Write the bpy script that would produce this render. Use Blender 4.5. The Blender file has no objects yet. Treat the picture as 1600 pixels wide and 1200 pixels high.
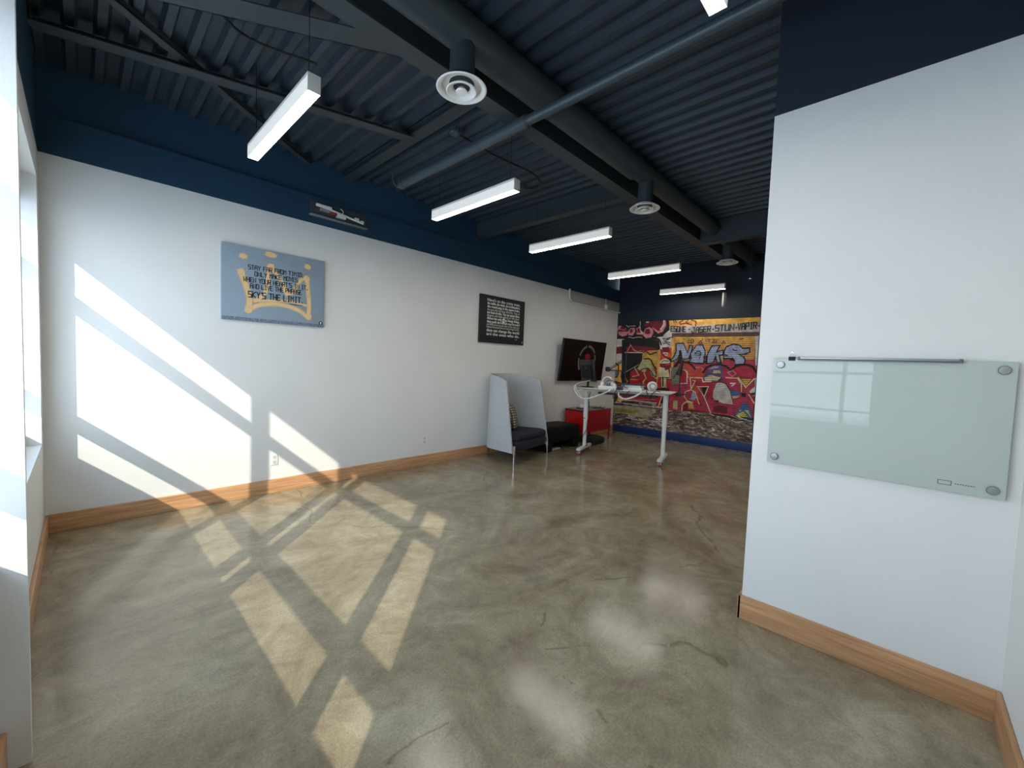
import bpy, bmesh, math, random
from mathutils import Vector, Matrix
random.seed(7)
C = bpy.context.scene.collection
SC = bpy.context.scene
PI = math.pi

# ---------------------------------------------------------------- camera, world, sun, exposure
cam_d = bpy.data.cameras.new('camera'); cam = bpy.data.objects.new('camera', cam_d); C.objects.link(cam)
cam_d.sensor_fit = 'HORIZONTAL'; cam_d.sensor_width = 36.0; cam_d.lens = 36.0*640.88/1600
cam_d.clip_start = 0.02; cam_d.clip_end = 500
yaw, pitch, roll = math.radians(43.51372), math.radians(-2.93240), math.radians(-2.17661)
f_ = Vector((math.cos(yaw)*math.cos(pitch), math.sin(yaw)*math.cos(pitch), math.sin(pitch)))
r_ = f_.cross(Vector((0, 0, 1))).normalized(); d_ = f_.cross(r_)
R2 = r_*math.cos(roll)+d_*math.sin(roll); D2 = -r_*math.sin(roll)+d_*math.cos(roll)
m = Matrix((R2, -D2, -f_)).transposed().to_4x4(); m.translation = Vector((0, 0, 1.5))
cam.matrix_world = m
SC.camera = cam

SC.view_settings.view_transform = 'Standard'; SC.view_settings.look = 'None'
SC.view_settings.gamma = 1.0; SC.view_settings.use_curve_mapping = False
SC.view_settings.exposure = 0.0

world = bpy.data.worlds.new('world'); SC.world = world; world.use_nodes = True
wn = world.node_tree.nodes; wl = world.node_tree.links
bg = wn['Background']
tc = wn.new('ShaderNodeTexCoord'); sp = wn.new('ShaderNodeSeparateXYZ'); rp = wn.new('ShaderNodeValToRGB')
wl.new(tc.outputs['Generated'], sp.inputs[0]); wl.new(sp.outputs['Z'], rp.inputs[0])
rp.color_ramp.elements[0].position = 0.0; rp.color_ramp.elements[0].color = (0.82, 0.91, 1.0, 1)
rp.color_ramp.elements[1].position = 0.55; rp.color_ramp.elements[1].color = (0.52, 0.72, 1.0, 1)
wl.new(rp.outputs[0], bg.inputs['Color']); bg.inputs['Strength'].default_value = 6.9

sun_d = bpy.data.lights.new('sun', 'SUN'); sun = bpy.data.objects.new('sun', sun_d); C.objects.link(sun)
sun_d.energy = 5.0; sun_d.angle = math.radians(0.6); sun_d.color = (1.0, 0.93, 0.80)
sun.rotation_mode = 'QUATERNION'
sun.rotation_quaternion = Vector((1.104, 1.087, -1.0)).to_track_quat('-Z', 'Y')
sun.location = (-6, -6, 6)

# daylight portals: they emit nothing, they only tell the renderer where the sky comes in
for k, (ya, yb) in enumerate(((0.26, 2.28), (2.30, 4.56))):
    pd = bpy.data.lights.new('window_portal', 'AREA'); po = bpy.data.objects.new('window_portal', pd); C.objects.link(po)
    pd.shape = 'RECTANGLE'; pd.size = yb-ya; pd.size_y = 1.75; pd.cycles.is_portal = True
    po.rotation_mode = 'QUATERNION'; po.rotation_quaternion = Vector((1, 0, 0)).to_track_quat('-Z', 'Z')
    po.location = (-0.47, (ya+yb)/2, 1.70)

# ---------------------------------------------------------------- materials
def lin(c):
    return tuple(((v/255)/12.92 if v/255 <= .04045 else ((v/255+.055)/1.055)**2.4) for v in c)+(1,)
MATS = {}
def mat(name, col, rough=.6, metal=0, spec=.5, noise=0, nscale=8, bump=0, bscale=60, coat=0, emit=0, ecol=None):
    if name in MATS: return MATS[name]
    m = bpy.data.materials.new(name); m.use_nodes = True
    nt = m.node_tree; b = nt.nodes['Principled BSDF']
    c = lin(col)
    b.inputs['Base Color'].default_value = c
    b.inputs['Roughness'].default_value = rough; b.inputs['Metallic'].default_value = metal
    b.inputs['Specular IOR Level'].default_value = spec; b.inputs['Coat Weight'].default_value = coat
    b.inputs['Coat Roughness'].default_value = .08
    if noise or bump:
        t = nt.nodes.new('ShaderNodeTexCoord')
    if noise:
        n = nt.nodes.new('ShaderNodeTexNoise'); n.inputs['Scale'].default_value = nscale; n.inputs['Detail'].default_value = 5
        nt.links.new(t.outputs['Object'], n.inputs['Vector'])
        r = nt.nodes.new('ShaderNodeValToRGB')
        r.color_ramp.elements[0].position = .3; r.color_ramp.elements[1].position = .7
        r.color_ramp.elements[0].color = tuple(v*(1-noise) for v in c[:3])+(1,)
        r.color_ramp.elements[1].color = tuple(min(1, v*(1+noise)) for v in c[:3])+(1,)
        nt.links.new(n.outputs['Fac'], r.inputs[0]); nt.links.new(r.outputs[0], b.inputs['Base Color'])
    if bump:
        n2 = nt.nodes.new('ShaderNodeTexNoise'); n2.inputs['Scale'].default_value = bscale; n2.inputs['Detail'].default_value = 3
        nt.links.new(t.outputs['Object'], n2.inputs['Vector'])
        bp = nt.nodes.new('ShaderNodeBump'); bp.inputs['Strength'].default_value = bump; bp.inputs['Distance'].default_value = .004
        nt.links.new(n2.outputs['Fac'], bp.inputs['Height']); nt.links.new(bp.outputs[0], b.inputs['Normal'])
    if emit:
        b.inputs['Emission Color'].default_value = ecol or (1, 1, 1, 1); b.inputs['Emission Strength'].default_value = emit
    MATS[name] = m
    return m

WHITE = mat('white_wall_paint', (222, 222, 219), .62, noise=.02, nscale=2.5, bump=.12, bscale=140)
NAVYB = mat('navy_back_wall_shaded', (14, 26, 44), .6, noise=.06, nscale=3, bump=.12, bscale=140)  # the navy again, darkened to paint in the dimness of the far end
NAVY = mat('navy_wall_paint', (24, 60, 84), .6, noise=.06, nscale=3, bump=.12, bscale=140)
DECK = mat('dark_painted_steel_deck', (46, 56, 66), .55, noise=.12, nscale=5)
STEEL = mat('dark_painted_steel', (50, 58, 63), .5, noise=.08, nscale=6)
PIPE = mat('dark_painted_pipe', (54, 66, 72), .42, noise=.06, nscale=6)
BLUEB = mat('blue_base_paint', (18, 50, 104), .5)
FRAME = mat('window_frame_metal', (196, 196, 192), .45)
WPLAST = mat('white_plastic', (226, 226, 222), .4)
WMETAL = mat('white_painted_metal', (222, 222, 220), .35)
CHROME = mat('polished_metal', (205, 205, 208), .18, metal=1)
BRUSH = mat('brushed_metal', (158, 158, 160), .45, metal=1)
BLACK = mat('matte_black', (16, 16, 18), .5)
BLKPL = mat('black_plastic', (20, 20, 23), .3)
RUBBER = mat('dark_rubber', (30, 30, 32), .7)

def wood():
    m = mat('oak_baseboard', (188, 136, 88), .42); nt = m.node_tree; b = nt.nodes['Principled BSDF']
    t = nt.nodes.new('ShaderNodeTexCoord'); mp = nt.nodes.new('ShaderNodeMapping')
    mp.inputs['Scale'].default_value = (1.2, 1.2, 26)
    n = nt.nodes.new('ShaderNodeTexNoise'); n.inputs['Scale'].default_value = 2.2; n.inputs['Detail'].default_value = 8; n.inputs['Distortion'].default_value = .6
    r = nt.nodes.new('ShaderNodeValToRGB')
    r.color_ramp.elements[0].position = .3; r.color_ramp.elements[0].color = lin((166, 120, 80))
    r.color_ramp.elements[1].position = .68; r.color_ramp.elements[1].color = lin((206, 160, 118))
    nt.links.new(t.outputs['Object'], mp.inputs[0]); nt.links.new(mp.outputs[0], n.inputs['Vector'])
    nt.links.new(n.outputs['Fac'], r.inputs[0]); nt.links.new(r.outputs[0], b.inputs['Base Color'])
    return m
WOOD = wood()

def concrete():
    m = mat('polished_concrete', (150, 140, 118), .2); nt = m.node_tree; b = nt.nodes['Principled BSDF']
    L = nt.links.new; N = nt.nodes.new
    t = N('ShaderNodeTexCoord')
    def noise(sc, det, dist=0, rough=.55):
        n = N('ShaderNodeTexNoise'); n.inputs['Scale'].default_value = sc; n.inputs['Detail'].default_value = det
        n.inputs['Distortion'].default_value = dist; n.inputs['Roughness'].default_value = rough
        L(t.outputs['Object'], n.inputs['Vector']); return n
    n1 = noise(.9, 7, 2.2, .6); n2 = noise(3.2, 12, 2.6, .72); n3 = noise(90, 6, 0, .8)
    r1 = N('ShaderNodeValToRGB'); e = r1.color_ramp.elements
    e[0].position = .32; e[0].color = lin((128, 114, 92)); e[1].position = .68; e[1].color = lin((166, 156, 132))
    x = e.new(.5); x.color = lin((148, 136, 112))
    L(n1.outputs['Fac'], r1.inputs[0])
    r2 = N('ShaderNodeValToRGB'); e = r2.color_ramp.elements
    e[0].position = .33; e[0].color = (.76, .74, .72, 1); e[1].position = .66; e[1].color = (1.16, 1.16, 1.13, 1)
    L(n2.outputs['Fac'], r2.inputs[0])
    mx = N('ShaderNodeMix'); mx.data_type = 'RGBA'; mx.blend_type = 'MULTIPLY'; mx.inputs[0].default_value = .9
    L(r1.outputs[0], mx.inputs[6]); L(r2.outputs[0], mx.inputs[7])
    r3 = N('ShaderNodeValToRGB'); e = r3.color_ramp.elements
    e[0].position = .35; e[0].color = (.74, .74, .74, 1); e[1].position = .62; e[1].color = (1.12, 1.12, 1.12, 1)
    L(n3.outputs['Fac'], r3.inputs[0])
    m2 = N('ShaderNodeMix'); m2.data_type = 'RGBA'; m2.blend_type = 'MULTIPLY'; m2.inputs[0].default_value = 1
    L(mx.outputs[2], m2.inputs[6]); L(r3.outputs[0], m2.inputs[7])
    # hairline cracks
    wv = noise(1.3, 3, .4)
    ad = N('ShaderNodeMix'); ad.data_type = 'VECTOR'; ad.inputs[0].default_value = .28
    L(t.outputs['Object'], ad.inputs[4]); L(wv.outputs['Color'], ad.inputs[5])
    v = N('ShaderNodeTexVoronoi'); v.feature = 'DISTANCE_TO_EDGE'; v.inputs['Scale'].default_value = .62
    L(ad.outputs[1], v.inputs['Vector'])
    rc = N('ShaderNodeValToRGB'); e = rc.color_ramp.elements
    e[0].position = 0; e[0].color = (.62, .58, .52, 1); e[1].position = .0045; e[1].color = (1, 1, 1, 1)
    L(v.outputs['Distance'], rc.inputs[0])
    gate = N('ShaderNodeMath'); gate.operation = 'GREATER_THAN'; gate.inputs[1].default_value = .52
    L(n1.outputs['Fac'], gate.inputs[0])
    m3 = N('ShaderNodeMix'); m3.data_type = 'RGBA'; m3.blend_type = 'MULTIPLY'
    L(gate.outputs[0], m3.inputs[0]); L(m2.outputs[2], m3.inputs[6]); L(rc.outputs[0], m3.inputs[7])
    L(m3.outputs[2], b.inputs['Base Color'])
    mr = N('ShaderNodeMapRange'); mr.inputs[1].default_value = .3; mr.inputs[2].default_value = .7
    mr.inputs[3].default_value = .09; mr.inputs[4].default_value = .22
    L(n2.outputs['Fac'], mr.inputs[0]); L(mr.outputs[0], b.inputs['Roughness'])
    bp = N('ShaderNodeBump'); bp.inputs['Strength'].default_value = .08; bp.inputs['Distance'].default_value = .006
    L(n2.outputs['Fac'], bp.inputs['Height']); L(bp.outputs[0], b.inputs['Normal'])
    b.inputs['Specular IOR Level'].default_value = .42
    return m
CONC = concrete()

def glass():
    m = bpy.data.materials.new('window_glass'); m.use_nodes = True; nt = m.node_tree
    for n in list(nt.nodes):
        if n.type != 'OUTPUT_MATERIAL': nt.nodes.remove(n)
    out = [n for n in nt.nodes if n.type == 'OUTPUT_MATERIAL'][0]
    tr = nt.nodes.new('ShaderNodeBsdfTransparent'); tr.inputs[0].default_value = (.96, .98, .97, 1)
    gl = nt.nodes.new('ShaderNodeBsdfGlossy'); gl.inputs['Roughness'].default_value = .01
    fr = nt.nodes.new('ShaderNodeFresnel'); fr.inputs[0].default_value = 1.45
    mx = nt.nodes.new('ShaderNodeMixShader')
    nt.links.new(fr.outputs[0], mx.inputs[0]); nt.links.new(tr.outputs[0], mx.inputs[1]); nt.links.new(gl.outputs[0], mx.inputs[2])
    nt.links.new(mx.outputs[0], out.inputs['Surface'])
    return m
GLASS = glass()

# ---------------------------------------------------------------- mesh helpers
class MB:
    def __init__(s): s.v = []; s.f = []; s.mi = []; s.sm = []
    def add(s, vs, fs, mi=0, smooth=False):
        o = len(s.v); s.v += [tuple(v) for v in vs]
        for f in fs: s.f.append([i+o for i in f]); s.mi.append(mi); s.sm.append(smooth)
    def box(s, a, b, mi=0, bev=0, M=None):
        x0, y0, z0 = [min(a[i], b[i]) for i in range(3)]; x1, y1, z1 = [max(a[i], b[i]) for i in range(3)]
        if bev:
            bm = bmesh.new(); bmesh.ops.create_cube(bm, size=1)
            for v in bm.verts: v.co = Vector((x0+(v.co.x+.5)*(x1-x0), y0+(v.co.y+.5)*(y1-y0), z0+(v.co.z+.5)*(z1-z0)))
            bmesh.ops.bevel(bm, geom=bm.edges[:], offset=bev, segments=3, profile=.5, affect='EDGES')
            vs = [v.co.copy() for v in bm.verts]; bm.verts.index_update()
            fs = [[v.index for v in f.verts] for f in bm.faces]; bm.free()
            if M: vs = [M @ v for v in vs]
            s.add(vs, fs, mi, True); return s
        vs = [Vector(p) for p in ((x0,y0,z0),(x1,y0,z0),(x1,y1,z0),(x0,y1,z0),(x0,y0,z1),(x1,y0,z1),(x1,y1,z1),(x0,y1,z1))]
        if M: vs = [M @ v for v in vs]
        s.add(vs, [(0,3,2,1),(4,5,6,7),(0,1,5,4),(1,2,6,5),(2,3,7,6),(3,0,4,7)], mi); return s
    def tube(s, pts, r, n=10, mi=0, caps=True, smooth=True, squash=None):
        pts = [Vector(p) for p in pts]; rs = r if isinstance(r, (list, tuple)) else [r]*len(pts)
        T = []
        for i in range(len(pts)):
            a = pts[max(0, i-1)]; b = pts[min(len(pts)-1, i+1)]; T.append((b-a).normalized())
        up = Vector((0, 0, 1)) if abs(T[0].z) < .9 else Vector((1, 0, 0))
        u = T[0].cross(up).normalized(); vs = []
        for i, p in enumerate(pts):
            u = (u-T[i]*u.dot(T[i])).normalized(); w = T[i].cross(u)
            for k in range(n):
                a = 2*PI*k/n; vs.append(p+(u*math.cos(a)+w*math.sin(a))*rs[i])
        fs = []
        for i in range(len(pts)-1):
            for k in range(n): fs.append((i*n+k, i*n+(k+1) % n, (i+1)*n+(k+1) % n, (i+1)*n+k))
        s.add(vs, fs, mi, smooth)
        if caps:
            s.add(vs[:n], [list(range(n))[::-1]], mi); s.add(vs[-n:], [list(range(n))], mi)
        return s
    def lathe(s, prof, c=(0, 0, 0), n=32, mi=0, M=None, smooth=True):
        vs = []; c = Vector(c)
        for r, z in prof:
            for k in range(n):
                a = 2*PI*k/n; p = Vector((r*math.cos(a), r*math.sin(a), z)); p = M @ p if M else p
                vs.append(p+c)
        fs = []
        for i in range(len(prof)-1):
            for k in range(n): fs.append((i*n+k, i*n+(k+1) % n, (i+1)*n+(k+1) % n, (i+1)*n+k))
        s.add(vs, fs, mi, smooth); return s
    def quad(s, a, b, c, d, mi=0): s.add([a, b, c, d], [(0, 1, 2, 3)], mi); return s
    def ngon(s, pts, mi=0): s.add(pts, [list(range(len(pts)))], mi); return s
    def build(s, name, mats, parent=None, loc=None, fix=True):
        me = bpy.data.meshes.new(name); me.from_pydata([tuple(v) for v in s.v], [], s.f)
        for m in (mats if isinstance(mats, (list, tuple)) else [mats]): me.materials.append(m)
        me.polygons.foreach_set('material_index', s.mi); me.polygons.foreach_set('use_smooth', s.sm)
        if fix and any(s.sm):
            bm = bmesh.new(); bm.from_mesh(me); bmesh.ops.remove_doubles(bm, verts=bm.verts, dist=1e-5)
            bmesh.ops.recalc_face_normals(bm, faces=bm.faces); bm.to_mesh(me); bm.free()
            try: me.set_sharp_from_angle(angle=math.radians(38))
            except Exception: pass
        me.update()
        o = bpy.data.objects.new(name, me); C.objects.link(o)
        if loc: o.location = loc
        if parent:
            o.parent = parent; o.matrix_parent_inverse = Matrix.Identity(4)
        return o
def tag(o, label, cat, group=None, kind=None):
    if label: o['label'] = label
    if cat: o['category'] = cat
    if group: o['group'] = group
    if kind: o['kind'] = kind
    return o
def thing(name, label, cat, loc=(0, 0, 0), rz=0, group=None):
    o = bpy.data.objects.new(name, None); C.objects.link(o); o.location = loc; o.rotation_euler = (0, 0, rz)
    o.empty_display_size = .1
    return tag(o, label, cat, group)
def struct(name, mb, mats): 
    o = mb.build(name, mats); o['kind'] = 'structure'; return o
def copy_tree(o, parent=None):
    c = o.copy(); C.objects.link(c)
    if parent: c.parent = parent
    for ch in list(o.children): copy_tree(ch, c)
    return c
def smooth_path(pts, k=6):
    P = [Vector(p) for p in pts]; P = [P[0]*2-P[1]]+P+[P[-1]*2-P[-2]]; o = []
    for i in range(1, len(P)-2):
        for j in range(k):
            t = j/k; a, b, c, d = P[i-1], P[i], P[i+1], P[i+2]
            o.append(.5*((2*b)+(c-a)*t+(2*a-5*b+4*c-d)*t*t+(3*b-a-3*c+d)*t**3))
    o.append(P[-2]); return o

# stroke letters on a 4 x 6 grid, for hand drawn and stencil lettering
FONT = {'A':[[(0,0),(0,4),(1,6),(3,6),(4,4),(4,0)],[(0,3),(4,3)]],'C':[[(4,6),(0,6),(0,0),(4,0)]],'D':[[(0,0),(0,6),(3,6),(4,5),(4,1),(3,0),(0,0)]],
'E':[[(4,6),(0,6),(0,0),(4,0)],[(0,3),(3,3)]],'F':[[(4,6),(0,6),(0,0)],[(0,3),(3,3)]],'H':[[(0,0),(0,6)],[(4,0),(4,6)],[(0,3),(4,3)]],
'I':[[(2,0),(2,6)],[(1,6),(3,6)],[(1,0),(3,0)]],'J':[[(1,6),(4,6)],[(3,6),(3,0),(0,0),(0,2)]],'K':[[(0,0),(0,6)],[(4,6),(0,3),(4,0)]],'L':[[(0,6),(0,0),(4,0)]],
'M':[[(0,0),(0,6),(2,3.4),(4,6),(4,0)]],'N':[[(0,0),(0,6),(4,0),(4,6)]],'O':[[(0,0),(0,6),(4,6),(4,0),(0,0)]],'P':[[(0,0),(0,6),(4,6),(4,3),(0,3)]],
'R':[[(0,0),(0,6),(4,6),(4,3),(0,3)],[(2,3),(4,0)]],'S':[[(4,6),(0,6),(0,3),(4,3),(4,0),(0,0)]],'T':[[(0,6),(4,6)],[(2,6),(2,0)]],
'U':[[(0,6),(0,0),(4,0),(4,6)]],'V':[[(0,6),(2,0),(4,6)]],'W':[[(0,6),(0.4,0),(2,3.2),(3.6,0),(4,6)]],'Y':[[(0,6),(2,3),(4,6)],[(2,3),(2,0)]],
"'":[[(1,6),(1,5)]],',':[[(1,1),(0.4,-1)]],'.':[[(1,0),(1,.6)]],'-':[[(1,3),(3,3)]]}
def ribbon(mb, pts, w, to3, mi):
    """flat mitred stroke of width w through 2D pts; to3 maps 2D to 3D"""
    P = [Vector(p) for p in pts]; P = [p for i, p in enumerate(P) if i == 0 or (p-P[i-1]).length > 1e-5]
    if len(P) < 2: return
    closed = len(P) > 3 and (P[0]-P[-1]).length < 1e-5
    if closed: P = P[:-1]
    n = len(P); L_ = []; R_ = []
    D = [(P[(i+1) % n]-P[i]).normalized() for i in range(n)]
    for i in range(n):
        d1 = D[i-1] if (closed or i > 0) else D[0]; d2 = D[i] if (closed or i < n-1) else D[i-1]
        t = (d1+d2); t = t.normalized() if t.length > .05 else d2
        nn = Vector((-t.y, t.x)); c = max(.45, nn.dot(Vector((-d2.y, d2.x)))); o = nn*(w/2/c)
        p = P[i]
        if not closed and i == 0: p = p-D[0]*w*.4
        if not closed and i == n-1: p = p+D[i-1]*w*.4
        L_.append(p+o); R_.append(p-o)
    for i in range(n if closed else n-1):
        j = (i+1) % n; mb.quad(to3(L_[i]), to3(R_[i]), to3(R_[j]), to3(L_[j]), mi)
def stroke_text(mb, txt, x0, x1, y0, y1, h, w, to3, mi):
    adv = {c: 5.6 for c in FONT}; adv.update({"'": 2.2, ',': 2.4, '.': 2.6, 'I': 5.0, ' ': 3.6})
    tot = sum(adv.get(c, 5.6) for c in txt)-1.6; s = (x1-x0)/tot; x = 0
    for c in txt:
        for st in FONT.get(c, []):
            q = []
            for gx, gy in st:
                X = x0+(x+gx)*s; t = (X-x0)/(x1-x0); q.append((X, y0+(y1-y0)*t+gy/6*h))
            ribbon(mb, q, w, to3, mi)
        x += adv.get(c, 5.6)
def font_faces(txt, size, shear=0):
    cu = bpy.data.curves.new('t', 'FONT'); cu.body = txt; cu.size = size; cu.resolution_u = 3; cu.shear = shear
    o = bpy.data.objects.new('t', cu); C.objects.link(o)
    dg = bpy.context.evaluated_depsgraph_get(); dg.update(); me = bpy.data.meshes.new_from_object(o.evaluated_get(dg))
    vs = [v.co.copy() for v in me.vertices]; fs = [list(p.vertices) for p in me.polygons]
    bpy.data.objects.remove(o); bpy.data.curves.remove(cu); bpy.data.meshes.remove(me)
    return vs, fs

# ---------------------------------------------------------------- the room
XW, XR, XB, YL, YS, ZW, ZD = -.21, 2.765, 8.6, 4.86, -.40, 2.97, 3.65
mb = MB(); mb.box((XW-.3, YS-.15, -.12), (XB+.15, YL+.25, 0)); struct('floor', mb, CONC)

# ribbed steel deck, ribs run across the room (along y)
mb = MB(); P_, prof = .1525, [(0, 0), (.047, 0), (.066, .052), (.134, .052), (.1525, 0)]
x = XW-.3; xs = []
while x < XB+.1:
    xs += [(x+a, ZD+b) for a, b in prof[:-1]]; x += P_
xs.append((x, ZD))
for (xa, za), (xb, zb) in zip(xs, xs[1:]):
    mb.quad((xa, YS-.1, za), (xa, YL+.2, za), (xb, YL+.2, zb), (xb, YS-.1, zb))
mb.box((XW-.3, YS-.1, ZD+.06), (XB+.15, YL+.2, ZD+.16))
struct('ceiling', mb, DECK)

# left wall: white below, navy band, recessed navy strip above
mb = MB(); mb.box((XW-.3, YL, 0), (XB+.15, YL+.2, ZW), 0); mb.box((XW-.3, YL, ZW), (XB+.15, YL+.2, 3.27), 1)
mb.box((XW-.3, YL+.05, 3.27), (XB+.15, YL+.2, ZD+.06), 1)
struct('wall_left', mb, [WHITE, NAVY])
mb = MB(); mb.box((XB, YS-.15, 0), (XB+.15, YL, ZD+.06), 0); struct('wall_back', mb, [NAVYB])
mb = MB(); mb.box((XR, YS-.15, 0), (XR+.14, .625, ZW), 0); mb.box((XR, YS-.15, ZW), (XR+.14, .625, ZD+.04), 1)
struct('wall_right', mb, [WHITE, mat('dark_navy_paint', (27, 35, 50), .6, noise=.05, bump=.1, bscale=140)])
mb = MB(); mb.box((XW-.3, YS-.15, 0), (XB, YS, ZW), 0); mb.box((XW-.3, YS-.15, ZW), (XB, YS, ZD+.04), 1)
struct('wall_side', mb, [WHITE, NAVY])
# window wall with one long opening
ya, yb, za, zb = .20, 4.678, .745, 2.74
mb = MB(); X0, X1 = XW-.29, XW
mb.box((X0, YS, 0), (X1, YL, za)); mb.box((X0, YS, za), (X1, ya, ZW)); mb.box((X0, yb, za), (X1, YL, ZW))
mb.box((X0, ya, zb), (X1, yb, ZW)); mb.box((X0, YS, ZW), (X1, YL, ZD+.04), 1)
struct('wall_window', mb, [WHITE, NAVY])
# slim boxed pier standing proud of the window wall
mb = MB(); mb.box((-.285, 2.183, .745), (-.21, 2.225, 2.74)); mb.box((-.211, 2.183, 0), (-.137, 2.225, ZD+.02)); struct('trim_1', mb, WHITE)

# window frames: deep mullions and transoms, with panes
fx0, fx1 = -.445, -.33
trans = [(1.162, 1.210), (2.129, 2.178)]
for idx, (y0, y1, mull) in enumerate(((.20, 2.287, [(.20, .262), (.675, .742), (2.252, 2.287)]), (2.287, 4.678, [(2.287, 2.322), (3.17, 3.232), (4.655, 4.678)]))):
    w = thing('window_%d' % (idx+1), None, None, (0, 0, 0)); w['kind'] = 'structure'
    mb = MB()
    for a, b in mull: mb.box((fx0, a, .745), (fx1, b, 2.74))
    mb.box((fx0, y0, .745), (fx1, y1, .862)); mb.box((fx0, y0, 2.545), (fx1, y1, 2.74))
    for a, b in trans: mb.box((fx0, y0, a), (fx1, y1, b))
    mb.build('window_frame', FRAME, w)
    zz = [(.862, 1.162), (1.210, 2.129), (2.178, 2.545)]
    for (a, b), (c, d) in zip(mull, mull[1:]):
        for z0, z1 in zz:
            p = MB(); p.quad((-.39, b, z0), (-.39, c, z0), (-.39, c, z1), (-.39, b, z1)); p.build('pane', GLASS, w)
mb = MB(); mb.box((-60, -60, -4.2), (-.6, 70, -4.0)); o = struct('ground', mb, mat('asphalt_lot', (206, 208, 210), .9, noise=.12, nscale=.3))

# baseboards
def bboard(name, segs, h, t, mtl):
    mb = MB()
    for a, b in segs: mb.box(a+(0,), b+(h,), bev=.004)
    struct(name, mb, mtl)
bboard('baseboard_left', [((XW, YL-.018), (XB, YL))], .15, .018, WOOD)
bboard('baseboard_window', [((XW, YS), (XW+.018, 2.183)), ((XW, 2.225), (XW+.018, YL-.018))], .15, .018, WOOD)
bboard('baseboard_right', [((XR-.018, YS), (XR, .643)), ((XR-.018, .625), (XR+.158, .643)), ((XR+.14, YS), (XR+.158, .643))], .145, .018, WOOD)
bboard('baseboard_side', [((XW+.018, YS), (XR-.018, YS+.018)), ((XR+.158, YS), (XB-.016, YS+.018))], .15, .018, WOOD)
bboard('baseboard_back', [((XB-.016, YS+.018), (XB, YL-.018))], .165, .016, BLUEB)

# ---------------------------------------------------------------- ceiling steel
def ibeam(mb, a, b, w, h, z, axis, t=.012):
    """I section, bottom flange at z, from a to b along axis, centred on c"""
def beam_x(name, label, x0, x1, y0, y1, z0, z1):
    mb = MB(); mb.box((x0, y0, z0), (x1, y1, z0+.014)); mb.box((x0, y0, z1-.014), (x1, y1, z1))
    c = (y0+y1)/2; mb.box((x0, c-.006, z0+.014), (x1, c+.006, z1-.014)); return tag(mb.build(name, STEEL), label, 'beam')
def beam_y(name, label, x0, x1, y0, y1, z0, z1, group=None):
    mb = MB(); mb.box((x0, y0, z0), (x1, y1, z0+.012)); mb.box((x0, y0, z1-.012), (x1, y1, z1))
    c = (x0+x1)/2; mb.box((c-.005, y0, z0+.012), (c+.005, y1, z1-.012)); return tag(mb.build(name, STEEL), label, 'beam', group)
beam_x('steel_beam', 'long dark steel beam running beside the round duct, deepest beam in the ceiling', XW, XB, 2.28, 2.42, 3.40, ZD)
beam_y('cross_beam', 'dark steel cross beam nearest the window, between long beam and left wall', 2.14, 2.25, 2.42, YL+.05, 3.58, ZD)
beam_y('cross_beam', 'dark steel cross beam over the second and third ceiling lights', 4.20, 4.32, 2.42, YL+.05, 3.40, ZD)
mb = MB(); mb.box((6.28, YS, 3.34), (6.40, 2.28, 3.352)); mb.box((6.295, YS, 3.352), (6.385, 2.28, 3.65))
tag(mb.build('cross_beam', STEEL), 'dark deep cross beam right of the duct, in front of the far ceiling vent', 'beam')
def brace(label, a, b, w, h):
    a = Vector(a); b = Vector(b); d = (b-a).normalized(); n = Vector((-d.y, d.x, 0))*w/2; u = Vector((0, 0, h))
    mb = MB(); vs = [a-n, a+n, b+n, b-n]; 
    mb.add(vs+[v+Vector((0, 0, .008)) for v in vs], [(0,3,2,1),(4,5,6,7),(0,1,5,4),(1,2,6,5),(2,3,7,6),(3,0,4,7)])
    e = n*.1/(w/2) if False else n.normalized()*.006
    c0, c1 = a-n+e*0, b-n
    vs = [c0, c0+e, c1+e, c1]; mb.add(vs+[v+u for v in vs], [(0,3,2,1),(4,5,6,7),(0,1,5,4),(1,2,6,5),(2,3,7,6),(3,0,4,7)])
    return tag(mb.build('ceiling_brace', STEEL), label, 'brace', 'diagonal braces under the deck by the window')
brace('dark flat diagonal brace passing above the nearest ceiling light to the first cross beam', (2.17, 3.48, 3.555), (-.21, 4.20, 3.555), .12, .085)
brace('dark diagonal brace meeting the long beam, nearest the top edge of the view', (1.55, 2.42, 3.50), (-.21, 3.46, 3.50), .16, .1)
brace('thin dark diagonal brace running from the window wall to the left wall over the others', (-.21, 3.33, 3.60), (1.75, 4.88, 3.60), .07, .04)

# round duct with collars
duct = thing('round_duct', 'dark round ventilation duct running the length of the ceiling beside the long beam', 'duct', (0, 2.1, 3.525))
MB().tube([(XW, 0, 0), (3.9, 0, 0)], .112, 28).build('duct_run', STEEL, duct)
MB().tube([(3.9, 0, .012), (XB, 0, .012)], .098, 28).build('duct_run', STEEL, duct)
for xx in (.9, 2.55, 3.9):
    MB().tube([(xx-.008, 0, 0), (xx+.008, 0, 0)], .1175 if xx < 3 else .115, 28).build('duct_seam', STEEL, duct)
VX = [1.655, 4.16, 7.0]
for i, xx in enumerate(VX): MB().tube([(xx, 0, -.04), (xx, 0, -.305)], .078, 24).build('collar', STEEL, duct)
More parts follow.
